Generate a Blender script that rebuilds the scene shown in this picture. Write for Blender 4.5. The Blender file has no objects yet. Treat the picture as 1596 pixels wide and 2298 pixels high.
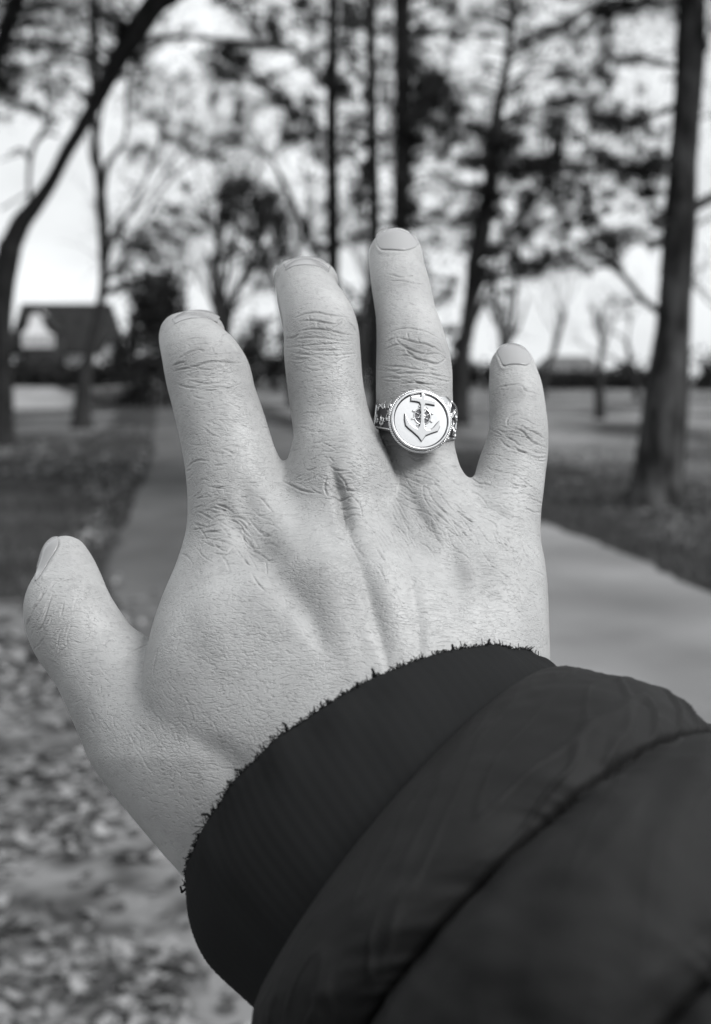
import bpy, bmesh, math, random
import numpy as np
from mathutils import Vector, Matrix

random.seed(7)
rng = np.random.default_rng(11)
scene = bpy.context.scene
COL = scene.collection

# ------------------------------------------------------------------ camera
EYE = 1.55                       # camera height above the lane, metres
PITCH = math.radians(5.8)        # looking slightly down
FV = 2919.0                      # focal length in picture units (picture is 1596 x 2298 units)
CX, CY = 798.0, 1149.0
cam_data = bpy.data.cameras.new("camera")
cam = bpy.data.objects.new("camera", cam_data)
COL.objects.link(cam)
cam.location = (0, 0, EYE)
cam.rotation_euler = (math.radians(90) - PITCH, 0, 0)
cam_data.sensor_fit = 'VERTICAL'
cam_data.sensor_height = 36.0
cam_data.sensor_width = 36.0
cam_data.lens = FV / 2298.0 * 36.0
cam_data.clip_start = 0.02
cam_data.clip_end = 3000.0
cam_data.dof.use_dof = True
cam_data.dof.focus_distance = 0.313
cam_data.dof.aperture_fstop = cam_data.lens / 2.9
scene.camera = cam

# ------------------------------------------------------------------ world, sun, exposure
SUN_EL, SUN_AZ = math.radians(46), math.radians(122)   # azimuth clockwise from +Y (ahead): right and a little behind
world = bpy.data.worlds.new("World")
scene.world = world
world.use_nodes = True
wn, wl = world.node_tree.nodes, world.node_tree.links
wn.clear()
w_out = wn.new("ShaderNodeOutputWorld")
w_bg = wn.new("ShaderNodeBackground")
w_sky = wn.new("ShaderNodeTexSky")
w_sky.sky_type = 'NISHITA'
w_sky.sun_disc = False
w_sky.sun_elevation = SUN_EL
w_sky.sun_rotation = SUN_AZ
w_sky.air_density = 1.0
w_sky.dust_density = 3.0
w_bw = wn.new("ShaderNodeRGBToBW")
# thin broken cloud over the whole sky
w_co = wn.new("ShaderNodeTexCoord")
w_map = wn.new("ShaderNodeMapping")
w_map.inputs['Scale'].default_value = (1.0, 1.0, 2.6)
w_noise = wn.new("ShaderNodeTexNoise")
w_noise.inputs['Scale'].default_value = 3.2
w_noise.inputs['Detail'].default_value = 5.0
w_noise.inputs['Roughness'].default_value = 0.55
w_ramp = wn.new("ShaderNodeMapRange")
w_ramp.inputs['From Min'].default_value = 0.36
w_ramp.inputs['From Max'].default_value = 0.64
w_ramp.inputs['To Min'].default_value = 7.2
w_ramp.inputs['To Max'].default_value = 9.8
w_mix = wn.new("ShaderNodeMix")
w_mix.data_type = 'FLOAT'
w_mix.inputs[0].default_value = 0.80
w_tint = wn.new("ShaderNodeCombineColor")
w_tr = wn.new("ShaderNodeMath"); w_tr.operation = 'MULTIPLY'; w_tr.inputs[1].default_value = 0.972
w_tb = wn.new("ShaderNodeMath"); w_tb.operation = 'MULTIPLY'; w_tb.inputs[1].default_value = 1.018
wl.new(w_co.outputs['Generated'], w_map.inputs['Vector'])
wl.new(w_map.outputs['Vector'], w_noise.inputs['Vector'])
wl.new(w_noise.outputs['Fac'], w_ramp.inputs['Value'])
wl.new(w_sky.outputs['Color'], w_bw.inputs['Color'])
wl.new(w_bw.outputs['Val'], w_mix.inputs[2])
wl.new(w_ramp.outputs['Result'], w_mix.inputs[3])
wl.new(w_mix.outputs[0], w_tr.inputs[0])
wl.new(w_mix.outputs[0], w_tb.inputs[0])
wl.new(w_tr.outputs[0], w_tint.inputs[0])
wl.new(w_mix.outputs[0], w_tint.inputs[1])
wl.new(w_tb.outputs[0], w_tint.inputs[2])
wl.new(w_tint.outputs[0], w_bg.inputs['Color'])
w_bg.inputs['Strength'].default_value = 0.050
wl.new(w_bg.outputs['Background'], w_out.inputs['Surface'])

sun_data = bpy.data.lights.new("sun", 'SUN')
sun_data.energy = 1.5
sun_data.angle = math.radians(30)
sun_data.color = (1.0, 1.0, 0.995)
sun = bpy.data.objects.new("sun", sun_data)
COL.objects.link(sun)
sdir = Vector((math.sin(SUN_AZ) * math.cos(SUN_EL), math.cos(SUN_AZ) * math.cos(SUN_EL), math.sin(SUN_EL)))
sun.rotation_euler = sdir.to_track_quat('Z', 'Y').to_euler()
sun.location = (20, -20, 40)

scene.view_settings.view_transform = 'Standard'
scene.view_settings.look = 'None'
scene.view_settings.exposure = 1.40
scene.view_settings.gamma = 1.0
scene.view_settings.use_curve_mapping = False
scene.cycles.use_denoising = True
scene.cycles.denoiser = 'OPENIMAGEDENOISE'
scene.cycles.denoising_input_passes = 'RGB_ALBEDO_NORMAL'
scene.cycles.denoising_prefilter = 'ACCURATE'
scene.cycles.max_bounces = 6
scene.cycles.transparent_max_bounces = 8
scene.cycles.caustics_reflective = False
scene.cycles.caustics_refractive = False

# ------------------------------------------------------------------ helpers
_cp, _sp = math.cos(PITCH), math.sin(PITCH)

def cam2world(P):
    """(N,3) right/up/forward metres -> world"""
    P = np.asarray(P, dtype=np.float64)
    out = np.empty_like(P)
    out[..., 0] = P[..., 0]
    out[..., 1] = P[..., 1] * _sp + P[..., 2] * _cp
    out[..., 2] = EYE + P[..., 1] * _cp - P[..., 2] * _sp
    return out

def C3(xv, yv, d):
    return np.array([(xv - CX) / FV * d, (CY - yv) / FV * d, d])

def PT(xv, yv, D):
    """world point at horizontal distance D (world Y) seen at picture position"""
    y, z = (CY - yv) / FV, 1.0
    wy = y * _sp + z * _cp
    wz = y * _cp - z * _sp
    s = D / wy
    return Vector(((xv - CX) / FV * s, D, EYE + wz * s))

def GR(xv, yv, z=0.0):
    """point on the ground seen at picture position"""
    y = (CY - yv) / FV
    wy = y * _sp + _cp
    wz = y * _cp - _sp
    s = (z - EYE) / wz
    return Vector(((xv - CX) / FV * s, wy * s, z))

def props(o, label=None, cat=None, group=None, kind=None):
    if label: o['label'] = label
    if cat: o['category'] = cat
    if group: o['group'] = group
    if kind: o['kind'] = kind
    return o

def mesh_obj(name, verts, faces, mat, parent=None, smooth=True):
    me = bpy.data.meshes.new(name)
    if isinstance(verts, np.ndarray): verts = verts.tolist()
    if isinstance(faces, np.ndarray): faces = faces.tolist()
    me.from_pydata(verts, [], faces)
    me.update()
    if smooth:
        me.polygons.foreach_set('use_smooth', [True] * len(me.polygons))
    if mat: me.materials.append(mat)
    o = bpy.data.objects.new(name, me)
    COL.objects.link(o)
    if parent is not None: o.parent = parent
    return o

def empty(name, loc=(0, 0, 0)):
    o = bpy.data.objects.new(name, None)
    o.empty_display_size = 0.1
    COL.objects.link(o)
    o.location = loc
    return o

def adopt(child, parent):
    """parent without moving (parents here are unrotated empties or meshes)"""
    child.parent = parent
    loc = Vector(parent.location)
    if parent.parent is not None: loc = loc + Vector(parent.parent.location)
    child.matrix_parent_inverse = Matrix.Translation(-loc)
    return child

class MB:
    """collects verts / faces for one mesh"""
    def __init__(s): s.v, s.f = [], []
    def add(s, v, f):
        n = len(s.v)
        s.v.extend([tuple(map(float, p)) for p in v])
        s.f.extend([tuple(i + n for i in q) for q in f])
    def box(s, c, size, rz=0.0):
        hx, hy, hz = [a / 2 for a in size]
        ca, sa = math.cos(rz), math.sin(rz)
        v = []
        for dx, dy, dz in ((-1,-1,-1),(1,-1,-1),(1,1,-1),(-1,1,-1),(-1,-1,1),(1,-1,1),(1,1,1),(-1,1,1)):
            x, y = dx * hx, dy * hy
            v.append((c[0] + x * ca - y * sa, c[1] + x * sa + y * ca, c[2] + dz * hz))
        s.add(v, [(3,2,1,0),(4,5,6,7),(0,1,5,4),(1,2,6,5),(2,3,7,6),(3,0,4,7)])
    def tube(s, pts, radii, n=8, wob=0.0, cap=True):
        pts = [Vector(p) for p in pts]
        rings = []
        up = Vector((0.13, 1, 0.07)).normalized()
        m = len(pts)
        for i, p in enumerate(pts):
            t = (pts[min(i + 1, m - 1)] - pts[max(i - 1, 0)])
            if t.length < 1e-9: t = Vector((0, 0, 1))
            t.normalize()
            a = t.cross(up)
            if a.length < 1e-3: a = t.cross(Vector((1, 0, 0)))
            a.normalize(); b = t.cross(a)
            ring = []
            for k in range(n):
                th = 2 * math.pi * k / n
                r = radii[i] * (1 + wob * (random.random() - .5))
                ring.append(p + a * math.cos(th) * r + b * math.sin(th) * r)
            rings.append(ring)
        v = [q for r in rings for q in r]
        f = []
        for i in range(m - 1):
            for k in range(n):
                k2 = (k + 1) % n
                f.append((i * n + k, i * n + k2, (i + 1) * n + k2, (i + 1) * n + k))
        if cap:
            f.append(tuple(range(n - 1, -1, -1)))
            f.append(tuple((m - 1) * n + k for k in range(n)))
        s.add(v, f)
    def build(s, name, mat, parent=None, smooth=True):
        return mesh_obj(name, s.v, s.f, mat, parent, smooth)

def new_mat(name):
    m = bpy.data.materials.new(name)
    m.use_nodes = True
    nt = m.node_tree
    b = nt.nodes.get('Principled BSDF')
    return m, nt.nodes, nt.links, b

def noise_mat(name, a, b_, scale=8.0, rough=0.8, detail=5.0, bump=0.0, bscale=None, spec=0.08, coord='Object', stretch=(1, 1, 1), lo=.35, hi=.65):
    m, N, L, b = new_mat(name)
    tc = N.new('ShaderNodeTexCoord'); mp = N.new('ShaderNodeMapping')
    mp.inputs['Scale'].default_value = stretch
    L.new(tc.outputs[coord], mp.inputs['Vector'])
    no = N.new('ShaderNodeTexNoise')
    no.inputs['Scale'].default_value = scale; no.inputs['Detail'].default_value = detail
    L.new(mp.outputs['Vector'], no.inputs['Vector'])
    rp = N.new('ShaderNodeValToRGB')
    rp.color_ramp.elements[0].position = lo; rp.color_ramp.elements[1].position = hi
    rp.color_ramp.elements[0].color = (a, a, a * 1.01, 1); rp.color_ramp.elements[1].color = (b_, b_, b_ * 1.01, 1)
    L.new(no.outputs['Fac'], rp.inputs['Fac'])
    L.new(rp.outputs['Color'], b.inputs['Base Color'])
    b.inputs['Roughness'].default_value = rough
    b.inputs['Specular IOR Level'].default_value = spec
    if bump:
        nb = N.new('ShaderNodeTexNoise'); nb.inputs['Scale'].default_value = bscale or scale * 4; nb.inputs['Detail'].default_value = 6
        L.new(mp.outputs['Vector'], nb.inputs['Vector'])
        bp = N.new('ShaderNodeBump'); bp.inputs['Strength'].default_value = 0.6; bp.inputs['Distance'].default_value = bump
        L.new(nb.outputs['Fac'], bp.inputs['Height']); L.new(bp.outputs['Normal'], b.inputs['Normal'])
    return m
# ------------------------------------------------------------------ the hand: a distance field, meshed by surface nets, then sculpted
def catmull(P, n):
    P = np.asarray(P, float)
    Q = np.vstack([2 * P[0] - P[1], P, 2 * P[-1] - P[-2]])
    out = []
    for i in range(1, len(Q) - 2):
        for t in np.linspace(0, 1, n, endpoint=False):
            a, b, c, d = Q[i - 1], Q[i], Q[i + 1], Q[i + 2]
            out.append(0.5 * ((2 * b) + (c - a) * t + (2 * a - 5 * b + 4 * c - d) * t * t + (3 * b - a - 3 * c + d) * t ** 3))
    out.append(P[-1])
    return np.array(out)

H = 0.0009
LO = np.array([-0.090, -0.125, 0.225])
HI = np.array([0.062, 0.083, 0.405])
NX, NY, NZ = [int(round((HI[i] - LO[i]) / H)) + 1 for i in range(3)]
gx = (LO[0] + H * np.arange(NX)).astype(np.float32)
gy = (LO[1] + H * np.arange(NY)).astype(np.float32)
gz = (LO[2] + H * np.arange(NZ)).astype(np.float32)
FAR = 0.012

def tube_field(st, n=5, zs=1.0, F=None):
    """st: (xv, yv, halfwidth_v, depth_m). zs flattens along the view axis"""
    pts = np.array([np.append(C3(x, y, d), w * d / FV) for x, y, w, d in st])
    S = catmull(pts, n)
    if F is None: F = np.full((NX, NY, NZ), FAR, np.float32)
    for a, b in zip(S[:-1], S[1:]):
        ra, rb = a[3], b[3]
        m = 0.013 + max(ra, rb)
        lo = np.minimum(a[:3], b[:3]) - m; hi = np.maximum(a[:3], b[:3]) + m
        i0 = np.maximum(((lo - LO) / H).astype(int), 0); i1 = np.minimum(((hi - LO) / H).astype(int) + 2, [NX, NY, NZ])
        if (i1 <= i0).any(): continue
        X = gx[i0[0]:i1[0]][:, None, None]; Y = gy[i0[1]:i1[1]][None, :, None]; Z = gz[i0[2]:i1[2]][None, None, :]
        d = (b[:3] - a[:3]).astype(np.float32); d[2] /= zs
        L2 = float(d @ d) + 1e-12
        px, py, pz = X - np.float32(a[0]), Y - np.float32(a[1]), (Z - np.float32(a[2])) / np.float32(zs)
        t = np.clip((px * d[0] + py * d[1] + pz * d[2]) / L2, 0, 1)
        dist = np.sqrt((px - t * d[0]) ** 2 + (py - t * d[1]) ** 2 + (pz - t * d[2]) ** 2) - (ra + t * (rb - ra))
        if zs < 1: dist = dist * (zs ** 0.5)
        sub = F[i0[0]:i1[0], i0[1]:i1[1], i0[2]:i1[2]]
        np.minimum(sub, dist, out=sub)
    return F

def smin(a, b, k):
    h = np.clip(0.5 + 0.5 * (b - a) / k, 0, 1)
    return b + (a - b) * h - k * h * (1 - h)

INDEX = [(458, 905, 50, .389), (450, 850, 60, .384), (432, 792, 67, .371), (428, 771, 69, .357), (446, 798, 82, .347), (467, 842, 95, .341), (480, 892, 95, .338),
         (497, 950, 98, .336), (511, 1005, 101, .334), (524, 1065, 106, .331), (536, 1140, 113, .328), (541, 1210, 119, .325),
         (526, 1300, 126, .321), (500, 1400, 135, .315), (490, 1500, 145, .308), (500, 1600, 140, .307), (570, 1700, 120, .306)]
MIDDLE = [(700, 800, 52, .392), (694, 730, 60, .386), (687, 665, 66, .372), (688, 648, 67, .362), (696, 672, 70, .353), (712, 710, 78, .346), (721, 745, 84, .341), (724, 800, 86, .338),
          (731, 870, 85, .336), (741, 930, 87, .335), (751, 980, 92, .333), (759, 1030, 107, .330), (766, 1085, 120, .328), (768, 1150, 116, .326),
          (785, 1300, 112, .319), (800, 1450, 115, .311), (850, 1650, 110, .306)]
RING = [(888, 573, 60, .366), (892, 606, 62, .361), (900, 645, 65.5, .356), (911, 705, 68, .349), (922, 765, 77, .344), (929, 825, 85, .340), (930, 890, 86, .337),
        (933, 950, 86, .337), (941, 1010, 80, .337), (956, 1070, 80, .335), (970, 1140, 92, .330), (978, 1210, 104, .325),
        (985, 1330, 112, .318), (985, 1470, 112, .311), (1000, 1650, 110, .306)]
PINKY = [(1150, 823, 50, .355), (1153, 846, 55, .352), (1158, 878, 60.5, .349), (1162, 930, 64, .345), (1164, 965, 66, .342), (1159, 1010, 71, .339), (1149, 1050, 76, .337),
         (1140, 1095, 80, .334), (1127, 1150, 87, .331), (1114, 1220, 100, .327), (1109, 1310, 113, .320), (1104, 1420, 119, .312), (1112, 1560, 112, .306), (1130, 1700, 110, .303)]
THUMB = [(147, 1255, 53, .333), (151, 1285, 66, .332), (153, 1325, 81, .330), (152, 1365, 97, .327), (172, 1415, 104, .3255), (224, 1487, 107, .3235), (300, 1575, 138, .3195),
         (355, 1650, 150, .315), (430, 1725, 150, .309), (540, 1830, 150, .305)]
TIPS = ([(402, 746, 41, .358), (432, 744, 43, .360), (463, 746, 42, .357)], [(655, 621, 37.5, .366), (688, 622, 42, .367), (718, 627, 39, .366)])
PALM = [(640, 1230, 150, .330), (670, 1350, 245, .324), (715, 1480, 315, .315), (740, 1620, 390, .302)]
PALM2 = [(960, 1260, 160, .330), (940, 1380, 240, .322), (920, 1520, 280, .312)]
ARM = [(660, 1550, 300, .318), (735, 1645, 368, .311), (830, 1760, 388, .302), (980, 1940, 385, .286), (1090, 2090, 380, .272)]

ftips = np.minimum(tube_field(TIPS[0]), tube_field(TIPS[1]))
fi, fm, fr, fp, ft = [tube_field(s) for s in (INDEX, MIDDLE, RING, PINKY, THUMB)]
fpalm = tube_field(PALM, zs=0.36)
fpalm = np.minimum(fpalm, tube_field(PALM2, zs=0.40))
farm = tube_field(ARM, zs=0.60)
# blend widths grow from finger webs to the back of the hand
YV = CY - gy[None, :, None] / gz[None, None, :] * FV
k = (0.0022 + np.clip((YV - 1060) / 190, 0, 1) * 0.0085).astype(np.float32)
F = smin(fi, fm, k)
F = smin(F, ftips, np.float32(.002))
F = smin(F, fr, np.maximum(k - np.float32(.0008) - np.clip((1180 - YV) / 120, 0, 1).astype(np.float32) * np.float32(.003), np.float32(.0009)))
F = smin(F, fp, np.maximum(k, 0.003))
F = smin(F, fpalm, np.float32(0.007))
F = smin(F, farm, np.float32(0.010))
XV = CX + gx[:, None, None] / gz[None, None, :] * FV
kt = (0.0009 + np.clip((YV - 1540) / 160, 0, 1) * 0.010).astype(np.float32)
F = smin(F, ft, kt)
del fi, fm, fr, fp, ft, fpalm, farm, k, kt

def surface_nets(F):
    s = F < 0
    c = np.zeros(tuple(np.array(F.shape) - 1), np.int8)
    for dx in (0, 1):
        for dy in (0, 1):
            for dz in (0, 1):
                c += s[dx:F.shape[0] - 1 + dx, dy:F.shape[1] - 1 + dy, dz:F.shape[2] - 1 + dz]
    cells = np.argwhere((c > 0) & (c < 8))
    idx = -np.ones(c.shape, np.int64)
    idx[tuple(cells.T)] = np.arange(len(cells))
    acc = np.zeros((len(cells), 3)); cnt = np.zeros(len(cells))
    corners = [(a, b, d) for a in (0, 1) for b in (0, 1) for d in (0, 1)]
    vals = {co: F[cells[:, 0] + co[0], cells[:, 1] + co[1], cells[:, 2] + co[2]].astype(float) for co in corners}
    for co in corners:
        for ax in range(3):
            if co[ax]: continue
            c2 = list(co); c2[ax] = 1; c2 = tuple(c2)
            a, b = vals[co], vals[c2]
            cr = (a < 0) != (b < 0)
            t = np.where(cr, a / np.where(cr, a - b, 1), 0)
            p = np.tile(np.array(co, float), (len(cells), 1)); p[:, ax] += t
            acc[cr] += p[cr]; cnt[cr] += 1
    V = LO + H * (cells + acc / cnt[:, None])
    quads = []
    for ax in range(3):
        sl0 = [slice(None)] * 3; sl1 = [slice(None)] * 3
        sl0[ax] = slice(0, -1); sl1[ax] = slice(1, None)
        A, B = s[tuple(sl0)], s[tuple(sl1)]
        e = np.argwhere(A != B)
        u, w = (ax + 1) % 3, (ax + 2) % 3
        ok = (e[:, u] > 0) & (e[:, w] > 0) & (e[:, u] < c.shape[u]) & (e[:, w] < c.shape[w])
        e = e[ok]
        def cell(du, dw):
            q = e.copy(); q[:, u] -= du; q[:, w] -= dw
            return idx[q[:, 0], q[:, 1], q[:, 2]]
        q = np.stack([cell(1, 1), cell(0, 1), cell(0, 0), cell(1, 0)], 1)
        flip = ~A[tuple(e.T)]
        q[flip] = q[flip][:, ::-1]
        quads.append(q)
    Q = np.vstack(quads)
    return V, Q[(Q >= 0).all(1)]

def surf_depth(xv, yv, F, it=None):
    """depth of the front surface of the field along picture rays (vectorised)"""
    xv = np.asarray(xv, float); yv = np.asarray(yv, float)
    z = np.full(xv.shape, LO[2] + 0.002)
    for _ in range(60):
        p = np.stack([(xv - CX) / FV * z, (CY - yv) / FV * z, z], -1)
        g = np.clip((p - LO) / H, 0, np.array([NX, NY, NZ]) - 2.001)
        i = g.astype(int); t = g - i
        def at(a, b, c): return F[i[..., 0] + a, i[..., 1] + b, i[..., 2] + c]
        v = 0
        for a in (0, 1):
            for b in (0, 1):
                for c in (0, 1):
                    v = v + at(a, b, c) * (t[..., 0] if a else 1 - t[..., 0]) * (t[..., 1] if b else 1 - t[..., 1]) * (t[..., 2] if c else 1 - t[..., 2])
        z = np.minimum(z + np.where(np.abs(v) > 2e-5, v * 0.8, 0), HI[2] - 0.002)
    return z

HV, HQ = surface_nets(F)
# ------------------------------------------------------------------ the ground, lane and lawns
m_ground = noise_mat("dark_turf", .016, .060, scale=.9, rough=.95, detail=8, bump=.03, bscale=14, spec=.04)
m_lane_lit = noise_mat("asphalt_open_light", .115, .22, scale=.42, rough=.85, detail=9, bump=.004, bscale=90, spec=.04)  # near lane: open light put into a paler asphalt colour
m_lawn = noise_mat("pale_lawn", .19, .27, scale=.35, rough=.95, detail=7, bump=.02, bscale=20, spec=.04)
m_rough = noise_mat("rough_grass", .03, .20, scale=.55, rough=.95, detail=9, bump=.03, bscale=20, spec=.04, stretch=(.5, .16, 1), lo=.38, hi=.66)
m_litter = noise_mat("leaf_mould", .05, .16, scale=4.5, rough=.95, detail=8, bump=.02, bscale=24, spec=.04, lo=.40, hi=.62)

def sheet(name, pts, mat, z):
    o = mesh_obj(name, [(p[0], p[1], z) for p in pts], [tuple(range(len(pts)))], mat, None, False)
    bm = bmesh.new(); bm.from_mesh(o.data)
    for f in bm.faces:
        if f.normal.z < 0: f.normal_flip()
    bmesh.ops.triangulate(bm, faces=bm.faces[:]); bm.to_mesh(o.data); bm.free()
    return props(o, kind='structure')
sheet("ground", [(-900, -60), (900, -60), (900, 1500), (-900, 1500)], m_ground, 0)
LANE_L = [(-.25, -4), (-.42, 1), (-.5, 3.1), (-1.1, 6.2), (-1.97, 10.3), (-2.55, 14.5), (-3.2, 19.8), (-4.3, 27.6), (-7.4, 48), (-11.3, 75)]
LANE_R = [(3.2, -4), (3.0, 1), (2.78, 5), (2.55, 9.2), (2.45, 10.8), (2.29, 12.3), (2.0, 14), (1.1, 20), (-.4, 30), (-3.2, 48), (-7.2, 75)]
def smooth2(p): return catmull(np.array(p, float), 6)
def rag(p, a):
    return [(x + a * (random.random() - .5), y) for x, y in p]
m_lane_shade = noise_mat("asphalt_tree_shade", .06, .10, scale=.9, rough=.85, detail=9, bump=.004, bscale=90, spec=.04, stretch=(1, .45, 1))  # far lane: tree shade put into a darker asphalt colour
sheet("lane", rag(smooth2(LANE_L), .22) + rag(smooth2(LANE_R), .12)[::-1], m_lane_shade, .008)
NL = [p for p in smooth2(LANE_L) if p[1] < 6.6]; NR = [p for p in smooth2(LANE_R) if p[1] < 14.3]
sheet("lane_near_lit", rag(NL, .2) + [(-.75, 7.8), (.1, 9.6), (1.1, 12.2)] + rag(NR, .1)[::-1], m_lane_lit, .012)  # same lane surface, laid paler where it lies in open light
LF = [GR(x, y) for x, y in ((-420, 922), (-150, 921), (0, 920), (120, 918), (230, 911), (300, 902), (352, 893))]
LB = [PT(x, 868, 77) for x in (-420, -150, 0, 120, 230, 300, 360)]
LC = [Vector((p.x * 1.9, 150, p.z)) for p in LB]
lv_ = [(p.x, p.y, .008) for p in LF] + [tuple(p) for p in LB] + [tuple(p) for p in LC]
lawn = mesh_obj("lawn", lv_, [(r * 7 + i, r * 7 + i + 1, r * 7 + i + 8, r * 7 + i + 7) for r in (0, 1) for i in range(6)], m_lawn, None, True)
props(lawn, kind='structure')
sheet("grass_bank", [GR(x, y) for x, y in ((-200, 935), (120, 930), (260, 925), (240, 960), (170, 990), (110, 1010), (40, 1040), (-200, 1080))], m_rough, .004)
sheet("meadow", [GR(x, y) for x, y in ((560, 872), (2600, 872), (2500, 980), (1950, 1090), (1560, 1110), (1400, 1075), (1280, 1050), (1040, 1010), (700, 950), (560, 900))], m_rough, .004)
VE = [(x + .05 + .1 * random.random(), y) for x, y in smooth2(LANE_L) if y < 7.8]
sheet("leafy_verge", [(-6, -4)] + VE + [(-1.9, 9.6), (-2.2, 8.4), (-2.5, 10.4), (-2.8, 8.8), (-3.3, 11.2), (-3.6, 8.2), (-4.1, 9.4), (-4.6, 7.9), (-5.3, 10.8), (-6, 8.6)], m_litter, .016)
sheet("litter_patch", [GR(x, y) for x, y in ((1400, 1180), (1480, 1160), (1700, 1165), (1900, 1210), (1800, 1290), (1640, 1262), (1540, 1232), (1440, 1210))], m_litter, .006)

# ------------------------------------------------------------------ trees
m_bark = noise_mat("dark_bark", .015, .032, scale=3.0, rough=.9, detail=8, bump=.02, bscale=9, spec=.04, stretch=(3, 3, .6))
m_bark2 = noise_mat("grey_bark", .018, .04, scale=4.0, rough=.9, detail=8, bump=.01, bscale=12, spec=.04, stretch=(3, 3, .6))
m_bark_big = noise_mat('furrowed_bark', .018, .080, scale=2.6, rough=.9, detail=9, bump=.03, bscale=9, spec=.04, stretch=(2.4, 2.4, .8), lo=.4, hi=.68)
m_needle = noise_mat("pine_needles", .016, .034, scale=.9, rough=.75, spec=.04)
m_leaf = noise_mat("evergreen_leaves", .018, .038, scale=1.2, rough=.6, spec=.04)
m_twig = noise_mat("bare_twigs", .03, .055, scale=2.0, rough=.9, spec=.04)

class Leaves:
    def __init__(s): s.v, s.n = [], 0
    def clump(s, c, r, n, L, W):
        """n spray quads of length L, width W in an ellipsoid r about c"""
        if n < 1: return
        p = rng.normal(size=(n, 3)); p /= np.maximum(np.linalg.norm(p, axis=1)[:, None], 1e-6)
        p = p * (.12 + .62 * np.abs(rng.normal(size=(n, 1)))) * np.array(r) * 1.15 + np.array(c)
        a = rng.normal(size=(n, 3)); a /= np.linalg.norm(a, axis=1)[:, None]
        b = rng.normal(size=(n, 3)); b -= a * (a * b).sum(1)[:, None]; b /= np.linalg.norm(b, axis=1)[:, None]
        l = L * (.6 + .8 * rng.random((n, 1))) / 2; w = W * (.6 + .8 * rng.random((n, 1))) / 2
        s.v.append(np.stack([p - a * l, p + b * w, p + a * l, p - b * w], 1).reshape(-1, 3)); s.n += n
    def build(s, name, mat, parent):
        if not s.n: return None
        V = np.vstack(s.v)
        o = mesh_obj(name, V, np.arange(len(V)).reshape(-1, 4), mat, None, False)
        adopt(o, parent); return o

def mpv(D): return D / FV            # metres per picture unit at distance D
def poly3(pts, D, ddep=0.0):
    q = [PT(x, y, D + ddep * i / max(len(pts) - 1, 1)) for i, (x, y, w) in enumerate(pts)]
    return q, [w / 2 * mpv(D) for _, _, w in pts]
def fine(pts3, rad, k=4):
    A = np.array([list(p) + [r] for p, r in zip(pts3, rad)])
    B = catmull(A, k)
    return [Vector(b[:3]) for b in B], [max(float(b[3]), .003) for b in B]

def make_tree(name, label, D, trunk, limbs=(), blobs=(), group=None, cat="tree", bark=None, leaf=None, leaf_v=(19, 3.2), spread=None, twig_n=3, extra=()):
    bark = bark or m_bark; leaf = leaf or m_needle
    q, r = poly3([(x, y, w * 1.16) for x, y, w in trunk], D)
    q[0].z = -.05
    root = empty(name, (q[0].x, q[0].y, 0)); props(root, label, cat, group)
    q, r = fine(q, r)
    r[0] *= 1.25
    mb = MB(); mb.tube(q, r, 14, .05); adopt(mb.build("trunk", bark), root)
    skel = list(zip(q, r))
    for lm in limbs:
        dd = (random.random() - .5) * 50 * mpv(D)
        a, b = poly3([(x, y, w * 1.2) for x, y, w in lm], D, dd); a, b = fine(a, b)
        mb = MB(); mb.tube(a, b, 8, .06); adopt(mb.build("limb", bark), root)
        skel += list(zip(a, b))
    lv = Leaves(); tw = MB()
    spread = spread if spread is not None else 60
    for (x, y, rx, ry, d) in blobs:
        dep = (random.random() - .5) * 2 * spread * mpv(D)
        c = PT(x, y, D + dep); s = mpv(D + dep)
        n = int(1.5 * -math.log(1 - min(d, .93)) * math.pi * rx * ry / (leaf_v[0] * leaf_v[1] * .30))
        lv.clump(c, (rx * s * 1.1, max(rx, ry) * s, ry * s * 1.1), n, leaf_v[0] * s, leaf_v[1] * s)
        # the branch that carries it
        z_hint = c.z - .25 * abs(c.x - q[0].x)
        best = min(skel, key=lambda k: (k[0] - c).length + .6 * abs(k[0].z - z_hint))
        st = best[0]; mid = (st + c) / 2 + Vector((random.uniform(-1, 1), random.uniform(-1, 1), random.uniform(0, 1.5))) * .10 * (c - st).length
        w0 = min(best[1] * .5, 3.2 * s)
        a, b = fine([st, mid, c, c + (c - mid) * .3], [w0, w0 * .7, w0 * .4, w0 * .15], 4)
        tw.tube(a, b, 5, .1, cap=False)
        for _ in range(twig_n):
            e = c + Vector(rng.normal(size=3)) * max(rx, ry) * s * 1.2
            tw.tube([c.lerp(mid, random.random() * .5), (c + e) / 2 + Vector(rng.normal(size=3)) * s * 5, e], [w0 * .3, w0 * .2, w0 * .08], 4, cap=False)
    for (x, y, z, r_, d) in extra:                 # the crown above the picture
        c = Vector((x, y, z)); s = mpv(D) * 1.3
        n = int(-math.log(1 - d) * math.pi * r_ * r_ / (leaf_v[0] * leaf_v[1] * s * s * .30))
        lv.clump(c, (r_, r_, r_ * .6), n, leaf_v[0] * s, leaf_v[1] * s)
        st = min(skel, key=lambda k: (k[0] - c).length + .6 * abs(k[0].z - z + .3 * r_))[0]
        a, b = fine([st, (st + c) / 2 + Vector((0, 0, .3)), c], [.09, .06, .02], 4)
        tw.tube(a, b, 6, .1, cap=False)
    if tw.v: props(adopt(tw.build("branches", bark), root), kind='stuff')
    lv.build("crown", leaf, root)
    return root

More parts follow.
